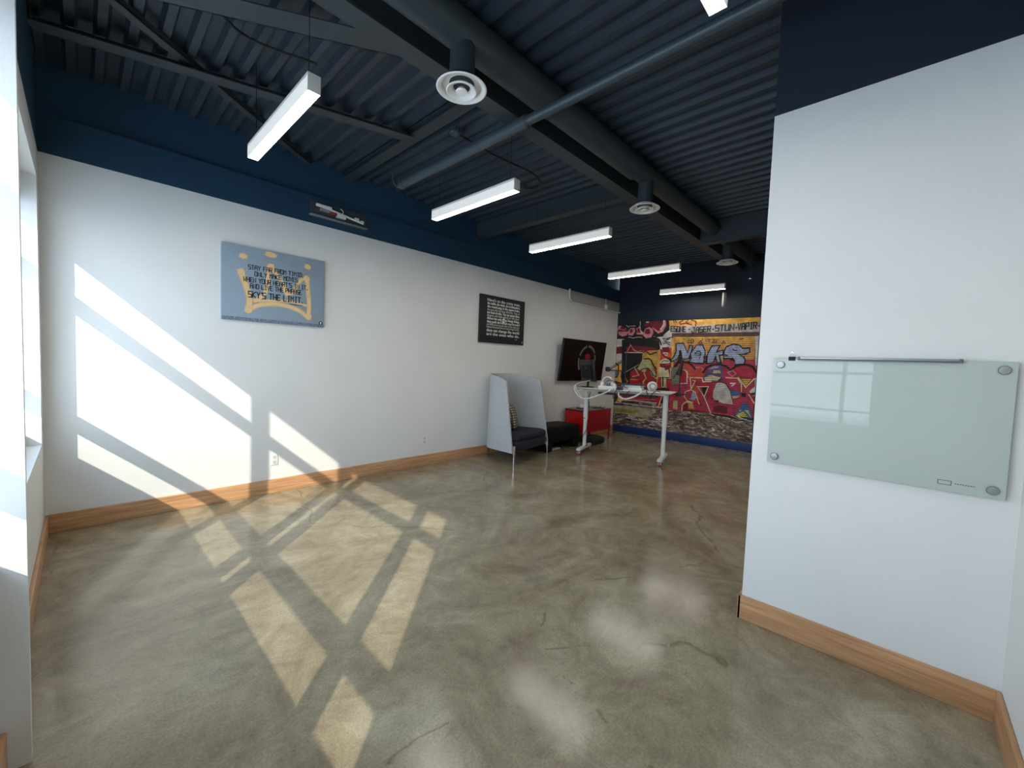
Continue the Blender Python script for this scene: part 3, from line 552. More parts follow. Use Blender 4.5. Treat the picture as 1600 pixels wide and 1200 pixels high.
# ---------------------------------------------------------------- graffiti mural on the back wall
# flat painted shapes measured on the wall: kind colour slats width  y,z y,z ...
MURAL = """
p blk 0 0 4.85,2.52 3.619,2.52 3.62,2.273 3.838,2.112 4.85,2.13
p yel 0 0 3.654,2.52 1.955,2.511 1.955,2.405 3.627,2.393
p org 0 0 3.561,2.46 2.911,2.479 2.907,2.418 3.559,2.413
p gry 0 0 3.637,2.399 1.955,2.41 1.955,2.242 3.619,2.254
p brn 0 0 3.619,2.254 1.955,2.242 1.955,2.168 3.583,2.181
p org 1 0 3.545,2.18 2.015,2.158 1.998,1.463 3.524,1.455
p yel 1 0 3.498,2.178 2.022,2.164 2.014,2.03 3.491,2.061
p pnk 1 0 3.584,1.658 2,1.739 1.959,0.654 2.256,0.638 2.716,0.658 3.54,0.624
p gry 0 0 2.016,2.163 1.955,2.168 1.955,1.521 1.977,1.519
p red 0 0 1.979,1.629 1.955,1.631 1.955,1.411 1.975,1.408
p gry 0 0 1.975,1.408 1.955,1.411 1.955,1.245 1.97,1.243
p pnk 0 0 1.965,1.243 1.955,1.246 1.955,0.666 1.959,0.659
p yel 0 0 3.572,2.153 3.525,2.152 3.493,1.456 3.542,1.454
p lgt 0 0 4.85,2.148 4.676,2.145 4.667,1.99 4.801,1.966 4.85,1.966
p mar 0 0 4.85,1.966 4.709,1.978 4.658,1.823 4.85,1.803
p lgt 0 0 4.85,1.803 4.673,1.817 4.686,1.584 4.85,1.579
p yel 0 0 4.85,1.578 4.684,1.584 4.674,1.407 4.85,1.398
p yel 0 0 4.85,1.548 4.685,1.554 4.706,1.278 4.672,1.141 4.85,1.183
p blu 0 0 4.85,1.39 4.815,1.393 4.792,1.334 4.803,1.291 4.85,1.281
s blk 0 0.03 4.796,1.418 4.772,1.347 4.795,1.273 4.85,1.258
s blk 0 0.03 4.85,1.591 4.776,1.533 4.77,1.425
p mar 0 0 4.85,1.183 4.672,1.141 4.62,0.887 4.85,0.793
p yel 0 0 4.746,0.877 4.62,0.887 4.64,0.765 4.662,0.691 4.834,0.65 4.759,0.754
p mar 0 0 4.603,1.966 4.4,1.99 3.96,1.955 3.846,1.9 3.85,1.866 4.609,1.845
s lgt 0 0.02 4.635,1.838 4.218,1.838
s pkl 0 0.02 4.572,1.872 4.503,2.013 4.42,1.896 4.317,1.856 4.245,1.886
p yel 1 0 4.207,1.874 3.845,1.894 3.831,1.442 4.206,1.427
s brn 0 0.035 4.194,1.852 4.11,1.864 4.034,1.796 3.884,1.854
s blk 0 0.03 4.16,1.691 4.065,1.716 3.991,1.672 3.937,1.56 3.863,1.495
s blk 0 0.04 4.6,1.45 4.473,1.49 4.349,1.541
p red 1 0 4.468,1.408 4.273,1.521 3.862,1.512 3.84,1.096 4.21,1.071 4.48,1.153
p lgn 1 0 4.308,1.467 4.197,1.69 4.064,1.693 3.933,1.492
p lgn 1 0 4.309,1.496 3.934,1.509 3.853,1.321 3.85,1.265 3.972,1.349 4.029,1.506 4.077,1.504 4.119,1.399 4.244,1.44
s lgn 0 0.02 4.372,1.494 4.263,1.335 4.411,1.293
s blk 0 0.022 4.255,1.417 4.185,1.477 4.052,1.494 3.977,1.428 3.937,1.351 3.864,1.32
s lgn 0 0.02 4.143,1.387 4.088,1.275 4.156,1.19 4.113,1.089
s yel 0 0.015 4.458,1.231 4.281,1.229
p org 0 0 3.849,1.9 3.794,1.911 3.777,1.444 3.832,1.442
p org 0 0 3.84,1.58 3.798,1.582 3.81,1.087 3.857,1.083
p lgt 0 0 3.843,2.145 3.572,2.164 3.565,1.945 3.806,1.911
s blk 0 0.03 3.83,2.123 3.789,2.011
s blk 0 0.02 3.762,2.144 3.625,2.121 3.725,2.089 3.599,2.055
s brn 0 0.02 3.744,2.033 3.689,2.055 3.608,2.011
s blk 0 0.02 3.682,2.132 3.605,2.153
p ora 0 0 3.806,1.911 3.566,1.956 3.558,1.726 3.789,1.71
p mar 0 0 3.768,1.956 3.617,1.967 3.587,1.846 3.666,1.856 3.745,1.856
p lgt 0 0 3.734,1.85 3.632,1.84 3.634,1.78 3.718,1.767
s blk 0 0.014 3.714,1.801 3.687,1.823 3.646,1.807
s mar 0 0.03 3.782,1.9 3.754,1.811 3.659,1.735 3.592,1.736
p mar 0 0 3.789,1.621 3.553,1.638 3.553,1.454 3.79,1.444
p crm 0 0 3.796,1.632 3.759,1.7 3.681,1.726 3.601,1.692 3.57,1.643 3.607,1.615 3.777,1.61
s blk 0 0.016 3.756,1.644 3.712,1.673 3.61,1.664
p pnk 0 0 3.673,1.585 3.563,1.621 3.567,1.506 3.654,1.458
p crm 0 0 3.807,1.536 3.692,1.518 3.6,1.488 3.568,1.324 3.795,1.318
p mar 0 0 3.7,1.562 3.561,1.589 3.567,1.501 3.666,1.464
p red 0 0 3.819,1.3 3.748,1.304 3.735,1.081 3.821,1.075
p red 0 0 3.634,1.265 3.542,1.271 3.527,1.095 3.627,1.088
p lgn 0 0 3.697,1.323 3.647,1.326 3.652,1.12 3.68,1.118
s crm 0 0.014 3.737,1.316 3.719,1.104 3.662,1.108
s crm 0 0.014 3.563,1.523 3.544,1.303 3.644,1.287 3.633,1.099
s blk 0 0.012 3.794,1.307 3.714,1.317 3.646,1.309 3.568,1.319
p blk 0 0 4.691,1.554 4.613,1.557 4.593,1.104 4.665,1.1
p blk 0 0 4.724,2.127 4.649,2.133 4.611,1.41 4.689,1.407
p blk 0 0 4.613,1.557 4.477,1.561 4.477,1.112 4.587,1.105
s pkl 0 0.018 4.575,1.249 4.532,1.168 4.51,1.228 4.556,1.131
p red 1 0 4.651,0.848 3.846,0.903 3.845,0.79 4.644,0.729
s pkl 0 0.012 4.601,0.774 3.853,0.821
p red 0 0 3.86,0.947 3.686,0.939 3.758,0.68 3.828,0.695
s crm 0 0.018 3.703,0.926 3.77,0.695
s lgt 0 0.022 4.645,0.74 4.33,0.757 3.826,0.752
s lgt 0 0.028 4.768,0.675 4.325,0.675 3.711,0.665 3.696,0.703
s brn 0 0.02 4.636,0.693 4.427,0.689 4.225,0.685 3.91,0.681
p crd 0 0 4.85,0.609 4.424,0.624 3.818,0.611 3.831,0.542 4.049,0.399 4.85,0.414
p olv 0 0 4.85,0.537 4.601,0.552 4.267,0.54 4.314,0.476 4.595,0.451 4.85,0.458
s olv 0 0.03 4.6,0.528 4.467,0.483 4.241,0.519
p lbl 1 0 3.471,2.031 3.316,2.042 3.219,1.841 3.19,1.996 3.123,1.987 3.145,1.876 3.195,1.721 3.325,1.718 3.359,1.892 3.423,1.71 3.538,1.655 3.564,1.683 3.497,1.767 3.456,1.873
s blk 0 0.022 3.471,2.031 3.316,2.042 3.219,1.841 3.19,1.996 3.123,1.987 3.145,1.876 3.195,1.721 3.325,1.718 3.359,1.892 3.423,1.71 3.538,1.655 3.564,1.683 3.497,1.767 3.456,1.873 3.471,2.031
p lbl 1 0 3.162,1.83 3.055,2.001 2.936,2.006 2.875,1.878 2.878,1.744 2.903,1.634 3.045,1.636 3.191,1.663 3.139,1.728
s blk 0 0.022 3.162,1.83 3.055,2.001 2.936,2.006 2.875,1.878 2.878,1.744 2.903,1.634 3.045,1.636 3.191,1.663 3.139,1.728 3.162,1.83
p lbl 1 0 2.83,1.834 2.755,1.989 2.609,1.995 2.66,1.874 2.545,1.902 2.544,1.813 2.614,1.793 2.571,1.663 2.647,1.655 2.67,1.781 2.719,1.653 2.834,1.642 2.835,1.745
s blk 0 0.022 2.83,1.834 2.755,1.989 2.609,1.995 2.66,1.874 2.545,1.902 2.544,1.813 2.614,1.793 2.571,1.663 2.647,1.655 2.67,1.781 2.719,1.653 2.834,1.642 2.835,1.745 2.83,1.834
p lbl 1 0 2.528,1.881 2.493,1.967 2.373,2.021 2.265,1.999 2.204,1.936 2.09,1.947 2.085,1.863 2.179,1.829 2.274,1.828 2.181,1.778 2.151,1.716 2.168,1.64 2.32,1.627 2.346,1.728 2.445,1.742 2.535,1.734 2.528,1.794 2.448,1.79 2.525,1.827
s blk 0 0.022 2.528,1.881 2.493,1.967 2.373,2.021 2.265,1.999 2.204,1.936 2.09,1.947 2.085,1.863 2.179,1.829 2.274,1.828 2.181,1.778 2.151,1.716 2.168,1.64 2.32,1.627 2.346,1.728 2.445,1.742 2.535,1.734 2.528,1.794 2.448,1.79 2.525,1.827 2.528,1.881
s blk 0 0.05 3.375,1.874 3.358,1.781 3.396,1.641 3.495,1.52
p blk 0 0 3.359,1.892 3.32,1.724 3.459,1.522 3.463,1.592 3.401,1.722
p blk 0 0 3.167,1.83 3.128,1.728 3.206,1.72
s blk 0 0.016 3.073,1.831 3.032,1.877 2.977,1.877 2.953,1.827 3.078,1.824
s blk 0 0.014 3.032,1.786 2.957,1.81 2.984,1.719
p blk 0 0 2.681,1.792 2.65,1.705 2.712,1.709
p lgn 0 0 2.579,1.793 2.532,1.772 2.555,1.728
s blk 0 0.02 2.62,1.801 2.534,1.81
s blk 0 0.018 2.382,1.93 2.346,1.898 2.303,1.895
p blk 0 0 2.423,1.71 2.373,1.775 2.319,1.691
p crm 0 0 2.565,1.739 2.535,1.74 2.551,1.663
p pnk 1 0 2.522,1.697 2.424,1.715 2.319,1.685 2.32,1.627 2.523,1.621
p crm 1 0 2.875,1.878 2.831,1.856 2.848,1.789
s blk 0 0.02 2.854,1.789 2.851,1.644
s blk 0 0.018 2.901,1.777 2.872,1.655
s brn 0 0.016 3.333,2.14 3.303,2.123
s brn 0 0.016 3.25,2.093 3.111,2.098
s brn 0 0.016 3.242,2.053 3.114,2.058
s brn 0 0.016 3.207,2.127 3.213,2.036
s brn 0 0.016 3.168,2.127 3.157,2.041 3.11,2.081 3.129,2.126 3.168,2.121
s brn 0 0.016 3.014,2.046 2.974,2.091 2.943,2.034 3.009,2.04
s brn 0 0.016 2.943,2.124 2.947,2.09
s brn 0 0.016 2.889,2.112 2.865,2.067
s brn 0 0.016 2.846,2.112 2.794,2.111 2.833,2.067 2.791,2.061
s brn 0 0.016 2.762,2.111 2.71,2.11 2.759,2.05 2.676,2.055
s brn 0 0.016 2.686,2.055 2.679,2.11 2.628,2.104
s brn 0 0.016 2.573,2.032 2.545,2.081 2.512,2.032 2.568,2.032
s brn 0 0.016 2.272,2.11 2.206,2.125
s mar 0 0.022 3.355,2.51 3.422,2.478 3.408,2.437 3.305,2.45 3.179,2.417
s mar 0 0.018 3.252,2.511 3.295,2.473 3.237,2.448
s mar 0 0.022 3.185,2.508 3.106,2.488 3.087,2.442 3.1,2.386
s brn 0 0.02 3.553,2.518 3.538,2.471
s brn 0 0.02 3.518,2.517 3.492,2.475
p ora 1 0 3.395,1.629 3.19,1.64 3.049,1.519 2.996,1.55 2.886,1.52 2.887,1.353 3.389,1.326
p mix 1 0 3.531,1.536 3.383,1.541 3.35,1.195 3.51,1.172
p red 1 0 3.355,1.515 3.277,1.531 3.215,1.468 3.194,1.218 3.351,1.209
s lgt 0 0.02 3.341,1.503 3.255,1.494 3.2,1.427 3.189,1.337
s lgt 0 0.018 3.209,1.468 3.194,1.218 3.338,1.209
s blk 0 0.035 3.395,1.629 3.304,1.657 3.19,1.644 3.108,1.58 3.049,1.514
s pkl 0 0.02 3.346,1.572 3.264,1.552 3.332,1.538
s pkl 0 0.018 3.04,1.548 2.942,1.563 2.885,1.509
p pur 1 0 2.882,1.276 2.865,1.405 2.742,1.563 2.626,1.617 2.531,1.571 2.526,1.297
p crm 1 0 2.695,1.505 2.582,1.51 2.553,1.456 2.702,1.45
p crm 1 0 2.862,1.354 2.756,1.411 2.542,1.371 2.631,1.303 2.846,1.291
p lbl 1 0 2.801,1.523 2.69,1.593 2.587,1.586 2.645,1.54
s blk 0 0.035 2.893,1.452 2.835,1.555 2.733,1.612 2.589,1.627 2.466,1.59 2.393,1.528
p crs 1 0 2.39,1.474 2.251,1.592 2.157,1.619 2.033,1.584 1.964,1.503 1.955,1.402 2.315,1.382
s blk 0 0.04 2.383,1.523 2.299,1.601 2.158,1.642 2.025,1.605 1.955,1.504
s pkl 0 0.016 2.439,1.472 2.353,1.519 2.291,1.457 2.356,1.401 2.439,1.472
p crs 1 0 3.187,1.324 2.886,1.34 2.882,1.27 2.701,1.28 2.682,0.959 2.852,0.97 2.79,1.167 2.962,1.168 2.929,0.82 3.056,0.834 3.109,1.092
p ora 1 0 3.107,1.276 2.961,1.142 2.93,0.833 3.044,0.849 3.071,1.082
p blk 0 0 2.9,1.159 2.778,1.167 2.84,0.977
p lbl 1 0 3.07,1.069 3.019,1.073 2.986,0.932 3.046,0.875 3.111,0.895
p lgt 2 0 2.681,0.952 2.673,1.111 2.628,1.253 2.56,1.282 2.478,1.263 2.392,1.157 2.341,0.976 2.307,0.868 2.489,0.875 2.62,0.92
p pnk 1 0 2.455,1.369 2.259,1.367 2.187,1.268 2.18,1.148 2.38,1.145 2.431,1.253
s lgt 0 0.025 2.376,1.269 2.298,1.274 2.35,1.221
p dbl 1 0 2.385,1.133 2.234,1.132 2.192,1.068 2.339,1.031
p crm 1 0 2.339,1.031 2.196,1.049 2.269,0.982 2.313,0.978
p yel 1 0 2.199,1.365 2.027,1.374 2.109,1.231
s crm 0 0.018 2.249,1.392 2.11,1.207 1.98,1.379 1.955,1.373
p blk 0 0 2.177,1.099 2.101,1.093 2.107,1.02 2.179,1.039
p lgt 0 0 2.05,1.133 1.955,1.248 1.955,1.047 1.993,1.078
p blk 0 0 2.048,1.098 1.955,1.129 1.961,1.069
s crm 0 0.018 2.052,1.079 1.955,0.929
p dbl 1 0 2.277,0.644 2.134,0.921 2.079,0.915 1.969,0.758 1.988,0.642
p ylw 1 0 2.249,0.653 2.185,0.777 2.04,0.786 1.984,0.654
s dbl 0 0.035 2.23,0.704 2.125,0.777 2.011,0.657
p mar 1 0 2.659,0.783 2.556,0.831 2.416,0.808 2.398,0.692 2.665,0.681
p mar 0 0 3.247,0.67 3.233,0.778 3.157,0.812 3.137,0.695 2.922,0.691 2.713,0.676 3.238,0.638
p yel 1 0 3.146,0.806 3.055,0.821 3.026,0.707 3.137,0.692
p lgn 1 0 3.463,0.837 3.369,0.845 3.365,0.657 3.453,0.662
s crm 0 0.018 3.137,1.34 2.899,1.346 2.882,1.27 2.725,1.285
s crm 0 0.018 3.137,1.34 3.103,1.093 3.018,1.047 2.929,0.82
s crm 0 0.018 2.987,1.166 2.773,1.181 2.84,0.971 2.961,1.142
s crm 0 0.018 2.84,0.971 2.7,0.664
s crm 0 0.018 3.083,1.29 3.032,1.28 3.109,1.092 3.216,1.045 3.23,0.938 3.159,0.851 3.056,0.841
s crm 0 0.018 3.265,0.641 3.265,0.761 3.197,0.834 3.056,0.834
s crm 0 0.018 2.462,1.375 2.259,1.373 2.187,1.268 2.179,1.124
s mar 0 0.022 2.676,1.263 2.56,1.289 2.454,1.258 2.38,1.145
s mar 0 0.022 2.705,0.944 2.67,0.96
s mar 0 0.022 2.619,0.901 2.573,0.918
s mar 0 0.022 2.934,0.898 2.878,0.787
p blk 0 0 2.619,0.901 2.603,0.928 2.578,0.898
s blk 0 0.02 2.542,1.371 2.584,1.306
p mar 0 0 4.85,2.399 4.708,2.431 4.547,2.331 4.592,2.226 4.721,2.193 4.844,2.255
p pkl 0 0 4.834,2.315 4.675,2.317 4.558,2.308 4.618,2.227 4.721,2.203 4.817,2.255
p pkl 0 0 4.85,2.353 4.828,2.447 4.749,2.456 4.785,2.385 4.85,2.34
p pkl 0 0 4.573,2.332 4.525,2.389 4.423,2.392 4.4,2.316 4.464,2.224 4.567,2.226
p mar 0 0 4.548,2.343 4.486,2.377 4.457,2.317 4.517,2.26
p pkl 0 0 4.397,2.374 4.3,2.417 4.27,2.324 4.194,2.276 4.216,2.231 4.39,2.252 4.356,2.315
p mar 0 0 4.36,2.373 4.298,2.382 4.28,2.278 4.342,2.28
p pkl 0 0 4.215,2.219 4.175,2.367 4.081,2.404 3.995,2.351 3.978,2.26 4.031,2.171 4.138,2.155
p mar 0 0 4.162,2.355 4.078,2.364 4.049,2.262 4.131,2.241 4.181,2.265
p mar 0 0 4.206,2.483 4.112,2.52 3.705,2.52 3.694,2.43 3.748,2.299 3.86,2.246 3.957,2.316 4.033,2.408 4.202,2.425
p pkl 0 0 4.033,2.408 3.887,2.314 3.841,2.313 3.778,2.411 3.773,2.52 3.722,2.519 3.71,2.419 3.771,2.289 3.872,2.252 3.945,2.315
s lgt 0 0.03 3.82,2.346 3.762,2.432 3.756,2.52
s lgt 0 0.016 4.514,2.436 4.413,2.435
s lgt 0 0.014 4.631,2.458 4.577,2.415 4.54,2.443
s lgt 0 0.02 4.3,2.52 4.293,2.463
s lgt 0 0.025 4.153,2.509 4.105,2.507
s lgt 0 0.016 4.301,2.44 4.282,2.324 4.218,2.277 4.34,2.251
s pkl 0 0.012 4.825,2.387 4.677,2.347 4.641,2.393
p lgt 0 0 3.974,2.192 3.744,2.222 3.648,2.308 3.583,2.339 3.562,2.174 3.82,2.145
s blk 0 0.04 3.927,2.192 3.766,2.205
s lgt 0 0.014 4.564,2.185 4.436,2.165 4.336,2.187 4.237,2.174
s brn 0 0.02 3.934,2.113 3.841,2.112
s crm 0 0.021 2.661,0.265 2.588,0.236 2.556,0.234
s blk 0 0.021 4.142,0.264 4.08,0.276 3.976,0.257 3.861,0.223
s crm 0 0.011 4.241,0.259 4.185,0.276 4.069,0.292
s lgt 0 0.014 3.696,0.354 3.644,0.334 3.589,0.356 3.485,0.377
s brn 0 0.016 4.545,0.334 4.439,0.33 4.371,0.331
s crm 0 0.017 2.653,0.334 2.616,0.327
s brn 0 0.023 3.814,0.36 3.695,0.337
s crm 0 0.019 3.778,0.308 3.716,0.318
s blk 0 0.019 2.556,0.362 2.463,0.344
s crm 0 0.02 2.665,0.366 2.609,0.332
s lgt 0 0.023 4.509,0.411 4.418,0.396 4.359,0.38 4.315,0.384
s blk 0 0.023 3.737,0.384 3.652,0.402 3.596,0.382
s lgt 0 0.015 2.928,0.224 2.857,0.211
s lgt 0 0.011 2.813,0.263 2.745,0.24
s blk 0 0.013 4.064,0.339 3.979,0.337
s brn 0 0.011 4.793,0.244 4.737,0.269 4.648,0.246 4.6,0.238
s gry 0 0.017 3.179,0.329 3.075,0.324 3.042,0.305
s blk 0 0.016 4.162,0.303 4.12,0.272 4.006,0.27
s gry 0 0.015 4.523,0.351 4.426,0.345 4.387,0.323 4.279,0.342
s brn 0 0.023 3.839,0.38 3.781,0.37 3.732,0.383 3.63,0.368
s lgt 0 0.022 2.208,0.647 2.118,0.615 2.007,0.588 1.97,0.593
s gry 0 0.01 3.926,0.313 3.829,0.334 3.779,0.299
s blk 0 0.019 4.454,0.243 4.345,0.241 4.236,0.218
s lgt 0 0.017 4.292,0.332 4.179,0.324 4.142,0.331
s blk 0 0.023 4.421,0.342 4.387,0.311
s brn 0 0.013 2.831,0.373 2.794,0.37
s lgt 0 0.022 4.734,0.298 4.627,0.287 4.59,0.307
s brn 0 0.012 3.435,0.411 3.335,0.38 3.226,0.357 3.169,0.372
s brn 0 0.022 3.563,0.384 3.517,0.357
s crm 0 0.012 2.724,0.648 2.63,0.614
s lgt 0 0.019 2.31,0.566 2.237,0.535 2.185,0.551 2.123,0.562
s lgt 0 0.017 3.895,0.342 3.816,0.361 3.715,0.361
s gry 0 0.016 3.234,0.492 3.191,0.503 3.129,0.508
s lgt 0 0.011 3.696,0.355 3.65,0.374 3.586,0.374 3.525,0.376
s lgt 0 0.017 3.808,0.401 3.719,0.385 3.662,0.352
s brn 0 0.019 4.113,0.238 4.01,0.26 3.966,0.26
s blk 0 0.013 4.779,0.235 4.734,0.229
s crm 0 0.018 4.203,0.352 4.136,0.353 4.025,0.36 3.968,0.339
s blk 0 0.01 3.483,0.419 3.408,0.442 3.35,0.433
s brn 0 0.024 2.515,0.458 2.434,0.472 2.368,0.461 2.336,0.456
s blk 0 0.021 4.766,0.404 4.664,0.424 4.566,0.418 4.479,0.411
s blk 0 0.018 2.416,0.325 2.374,0.293 2.309,0.293
s blk 0 0.014 4.686,0.272 4.634,0.283 4.585,0.305 4.548,0.286
s lgt 0 0.02 4.493,0.36 4.449,0.35 4.408,0.358 4.37,0.345
s blk 0 0.011 3.547,0.441 3.497,0.424
s gry 0 0.015 2.47,0.605 2.394,0.602 2.337,0.591
s gry 0 0.013 3.185,0.232 3.153,0.255 3.109,0.229 3.003,0.244
s brn 0 0.015 2.024,0.621 1.977,0.635 1.97,0.643 1.97,0.664
s crm 0 0.014 2.483,0.453 2.444,0.455
s lgt 0 0.023 3.811,0.399 3.715,0.414 3.666,0.413 3.563,0.414
s lgt 0 0.019 3.75,0.288 3.64,0.306
s lgt 0 0.018 3.956,0.341 3.884,0.363 3.77,0.339 3.736,0.335
s gry 0 0.02 2.7,0.308 2.639,0.309
s lgt 0 0.01 2.327,0.651 2.221,0.62 2.171,0.601 2.055,0.62
s lgt 0 0.024 3.954,0.263 3.843,0.273
s lgt 0 0.017 4.402,0.346 4.369,0.336 4.251,0.346
s gry 0 0.013 3.568,0.344 3.474,0.336
s brn 0 0.014 3.34,0.412 3.28,0.432 3.165,0.453
s crm 0 0.011 3.736,0.271 3.699,0.26 3.614,0.266 3.526,0.268
s crm 0 0.019 4.762,0.253 4.669,0.274
s blk 0 0.024 4.494,0.32 4.405,0.285
s crm 0 0.022 2.466,0.327 2.426,0.351
s gry 0 0.019 3.629,0.25 3.593,0.266 3.546,0.274 3.514,0.285
s gry 0 0.011 2.736,0.481 2.677,0.505 2.592,0.492 2.473,0.467
s blk 0 0.019 2.15,0.291 2.059,0.271
s brn 0 0.018 3.383,0.593 3.318,0.594
s gry 0 0.015 3.014,0.547 2.916,0.515
s brn 0 0.015 2.831,0.38 2.716,0.386
s blk 0 0.013 3.983,0.409 3.863,0.385
s brn 0 0.012 2.075,0.304 1.98,0.325 1.97,0.293 1.97,0.301
"""
COL = dict(blk=(26, 20, 20), yel=(236, 184, 84), org=(232, 168, 92), gry=(204, 194, 192), brn=(96, 66, 58), pnk=(206, 62, 92), red=(196, 34, 44), lgt=(214, 206, 202),
           mar=(122, 28, 40), blu=(76, 112, 190), pkl=(222, 138, 146), lgn=(204, 208, 150), ora=(222, 84, 58), crm=(226, 212, 170), crd=(176, 164, 134), olv=(140, 140, 66),
           lbl=(176, 188, 218), mix=(132, 140, 120), pur=(108, 88, 134), crs=(200, 44, 72), dbl=(70, 112, 168), ylw=(226, 216, 70))
def paint(c, sl):
    m = mat('mural_%s_%d' % (c, sl), COL[c], .7); nt = m.node_tree; b = nt.nodes['Principled BSDF']; L = nt.links.new; N = nt.nodes.new
    t = N('ShaderNodeTexCoord'); n = N('ShaderNodeTexNoise'); n.inputs['Scale'].default_value = 9; n.inputs['Detail'].default_value = 7
    L(t.outputs['Object'], n.inputs['Vector']); r = N('ShaderNodeValToRGB'); e = r.color_ramp.elements; c0 = lin(COL[c])
    e[0].position = .3; e[1].position = .66; k = .6 if c != 'blk' else .5
    e[0].color = tuple(v*k for v in c0[:3])+(1,); e[1].color = tuple(min(1, v*1.12) for v in c0[:3])+(1,)
    L(n.outputs['Fac'], r.inputs[0]); last = r.outputs[0]
    if sl:
        s = N('ShaderNodeSeparateXYZ'); L(t.outputs['Object'], s.inputs[0])
        a = N('ShaderNodeMath'); a.operation = 'DIVIDE'; a.inputs[1].default_value = .0345; L(s.outputs['Z'], a.inputs[0])
        f = N('ShaderNodeMath'); f.operation = 'FRACT'; L(a.outputs[0], f.inputs[0])
        g = N('ShaderNodeMath'); g.operation = 'GREATER_THAN'; g.inputs[1].default_value = .66; L(f.outputs[0], g.inputs[0])
        q = N('ShaderNodeMath'); q.operation = 'MULTIPLY'; q.inputs[1].default_value = .75 if sl == 1 else .4; L(g.outputs[0], q.inputs[0])
        mx = N('ShaderNodeMix'); mx.data_type = 'RGBA'; L(q.outputs[0], mx.inputs[0]); L(last, mx.inputs[6]); mx.inputs[7].default_value = lin((44, 26, 28)); last = mx.outputs[2]
    L(last, b.inputs['Base Color']); return m
def rubble():
    m = mat('mural_rubble', (110, 98, 90), .8); nt = m.node_tree; b = nt.nodes['Principled BSDF']; L = nt.links.new; N = nt.nodes.new
    t = N('ShaderNodeTexCoord'); mp = N('ShaderNodeMapping'); mp.inputs['Scale'].default_value = (1, 5, 15); L(t.outputs['Object'], mp.inputs[0])
    n = N('ShaderNodeTexNoise'); n.inputs['Scale'].default_value = 1.3; n.inputs['Detail'].default_value = 9; n.inputs['Distortion'].default_value = 1.4; n.inputs['Roughness'].default_value = .66; L(mp.outputs[0], n.inputs['Vector'])
    r = N('ShaderNodeValToRGB'); e = r.color_ramp.elements; e[0].position = .36; e[0].color = lin((38, 28, 26)); e[1].position = .68; e[1].color = lin((226, 218, 208))
    x = e.new(.46); x.color = lin((92, 76, 68)); x = e.new(.56); x.color = lin((142, 124, 112)); L(n.outputs['Fac'], r.inputs[0]); L(r.outputs[0], b.inputs['Base Color']); return m
mr = thing('graffiti_mural', 'large graffiti photo mural covering the back wall above a blue base', 'mural', (XB-.001, 0, 0))
PX = -.004
MB().box((-.004, 1.955, .165), (0, 4.85, 2.52)).build('mural_sheet', mat('mural_blk_base', (30, 23, 22), .7, noise=.5, nscale=6), mr)
mb = MB(); mb.quad((PX-.0005, 4.85, .165), (PX-.0005, 4.85, .60), (PX-.0005, 4.0, .78), (PX-.0005, 3.3, .70)); mb.ngon([(PX-.0005, 4.85, .165), (PX-.0005, 1.955, .165), (PX-.0005, 1.955, .56), (PX-.0005, 3.3, .70)])
mb.build('painted_rubble', rubble(), mr, fix=False)
mats = []; keys = {}; mb = MB(); boxes = []
for ln in MURAL.strip().splitlines():
    k, c, sl, w, *pp = ln.split(); sl = int(sl); w = float(w); pts = [tuple(map(float, q.split(','))) for q in pp]
    key = (c, sl)
    if key not in keys: keys[key] = len(mats); mats.append(paint(c, sl))
    g = w if k == 's' else 0
    bb = (min(p[0] for p in pts)-g, min(p[1] for p in pts)-g, max(p[0] for p in pts)+g, max(p[1] for p in pts)+g); lay = 2
    for o_, l_ in boxes:
        if not (bb[2] < o_[0] or bb[0] > o_[2] or bb[3] < o_[1] or bb[1] > o_[3]): lay = max(lay, l_+1)
    boxes.append((bb, lay)); X = PX-.0005*lay
    if k == 'p': mb.ngon([(X, a, b_) for a, b_ in pts], keys[key])
    else: ribbon(mb, pts, w, lambda p, X=X: (X, p[0], p[1]), keys[key])
top = max(l for _, l in boxes)
mi = keys[('blk', 0)]; X = PX-.0005*(top+1)
for tx, ya_, yb_, za_, zb_, h_ in (('ESONE', 3.59, 3.28, 2.292, 2.272, .105), ('JASER', 3.15, 2.80, 2.25, 2.268, .105), ('STUN', 2.71, 2.38, 2.272, 2.284, .115), ('VAPIR', 2.31, 2.0, 2.283, 2.30, .12)):
    stroke_text(mb, tx, ya_, yb_, za_, zb_, h_, .0185, lambda p: (X, p[0], p[1]), mi)
for yy, zz in ((3.22, 2.32), (2.76, 2.31), (2.345, 2.33), (1.975, 2.35)): ribbon(mb, [(yy, zz), (yy-.018, zz)], .02, lambda p: (X, p[0], p[1]), mi)
mb.build('painted_graffiti', mats, mr, fix=False)

# ---------------------------------------------------------------- high-backed lounge chair
GFAB = mat('light_grey_felt', (178, 182, 186), .9, noise=.07, nscale=40, bump=.25, bscale=220)
GFABI = mat('grey_felt_lining', (138, 140, 142), .9, noise=.08, nscale=40, bump=.25, bscale=220)
NSEAT = mat('dark_navy_upholstery', (26, 32, 44), .85, bump=.3, bscale=200)
ch = thing('lounge_chair', 'tall grey felt lounge chair with dark seat against the left wall', 'chair', (4.74, 4.44, 0), math.radians(8))
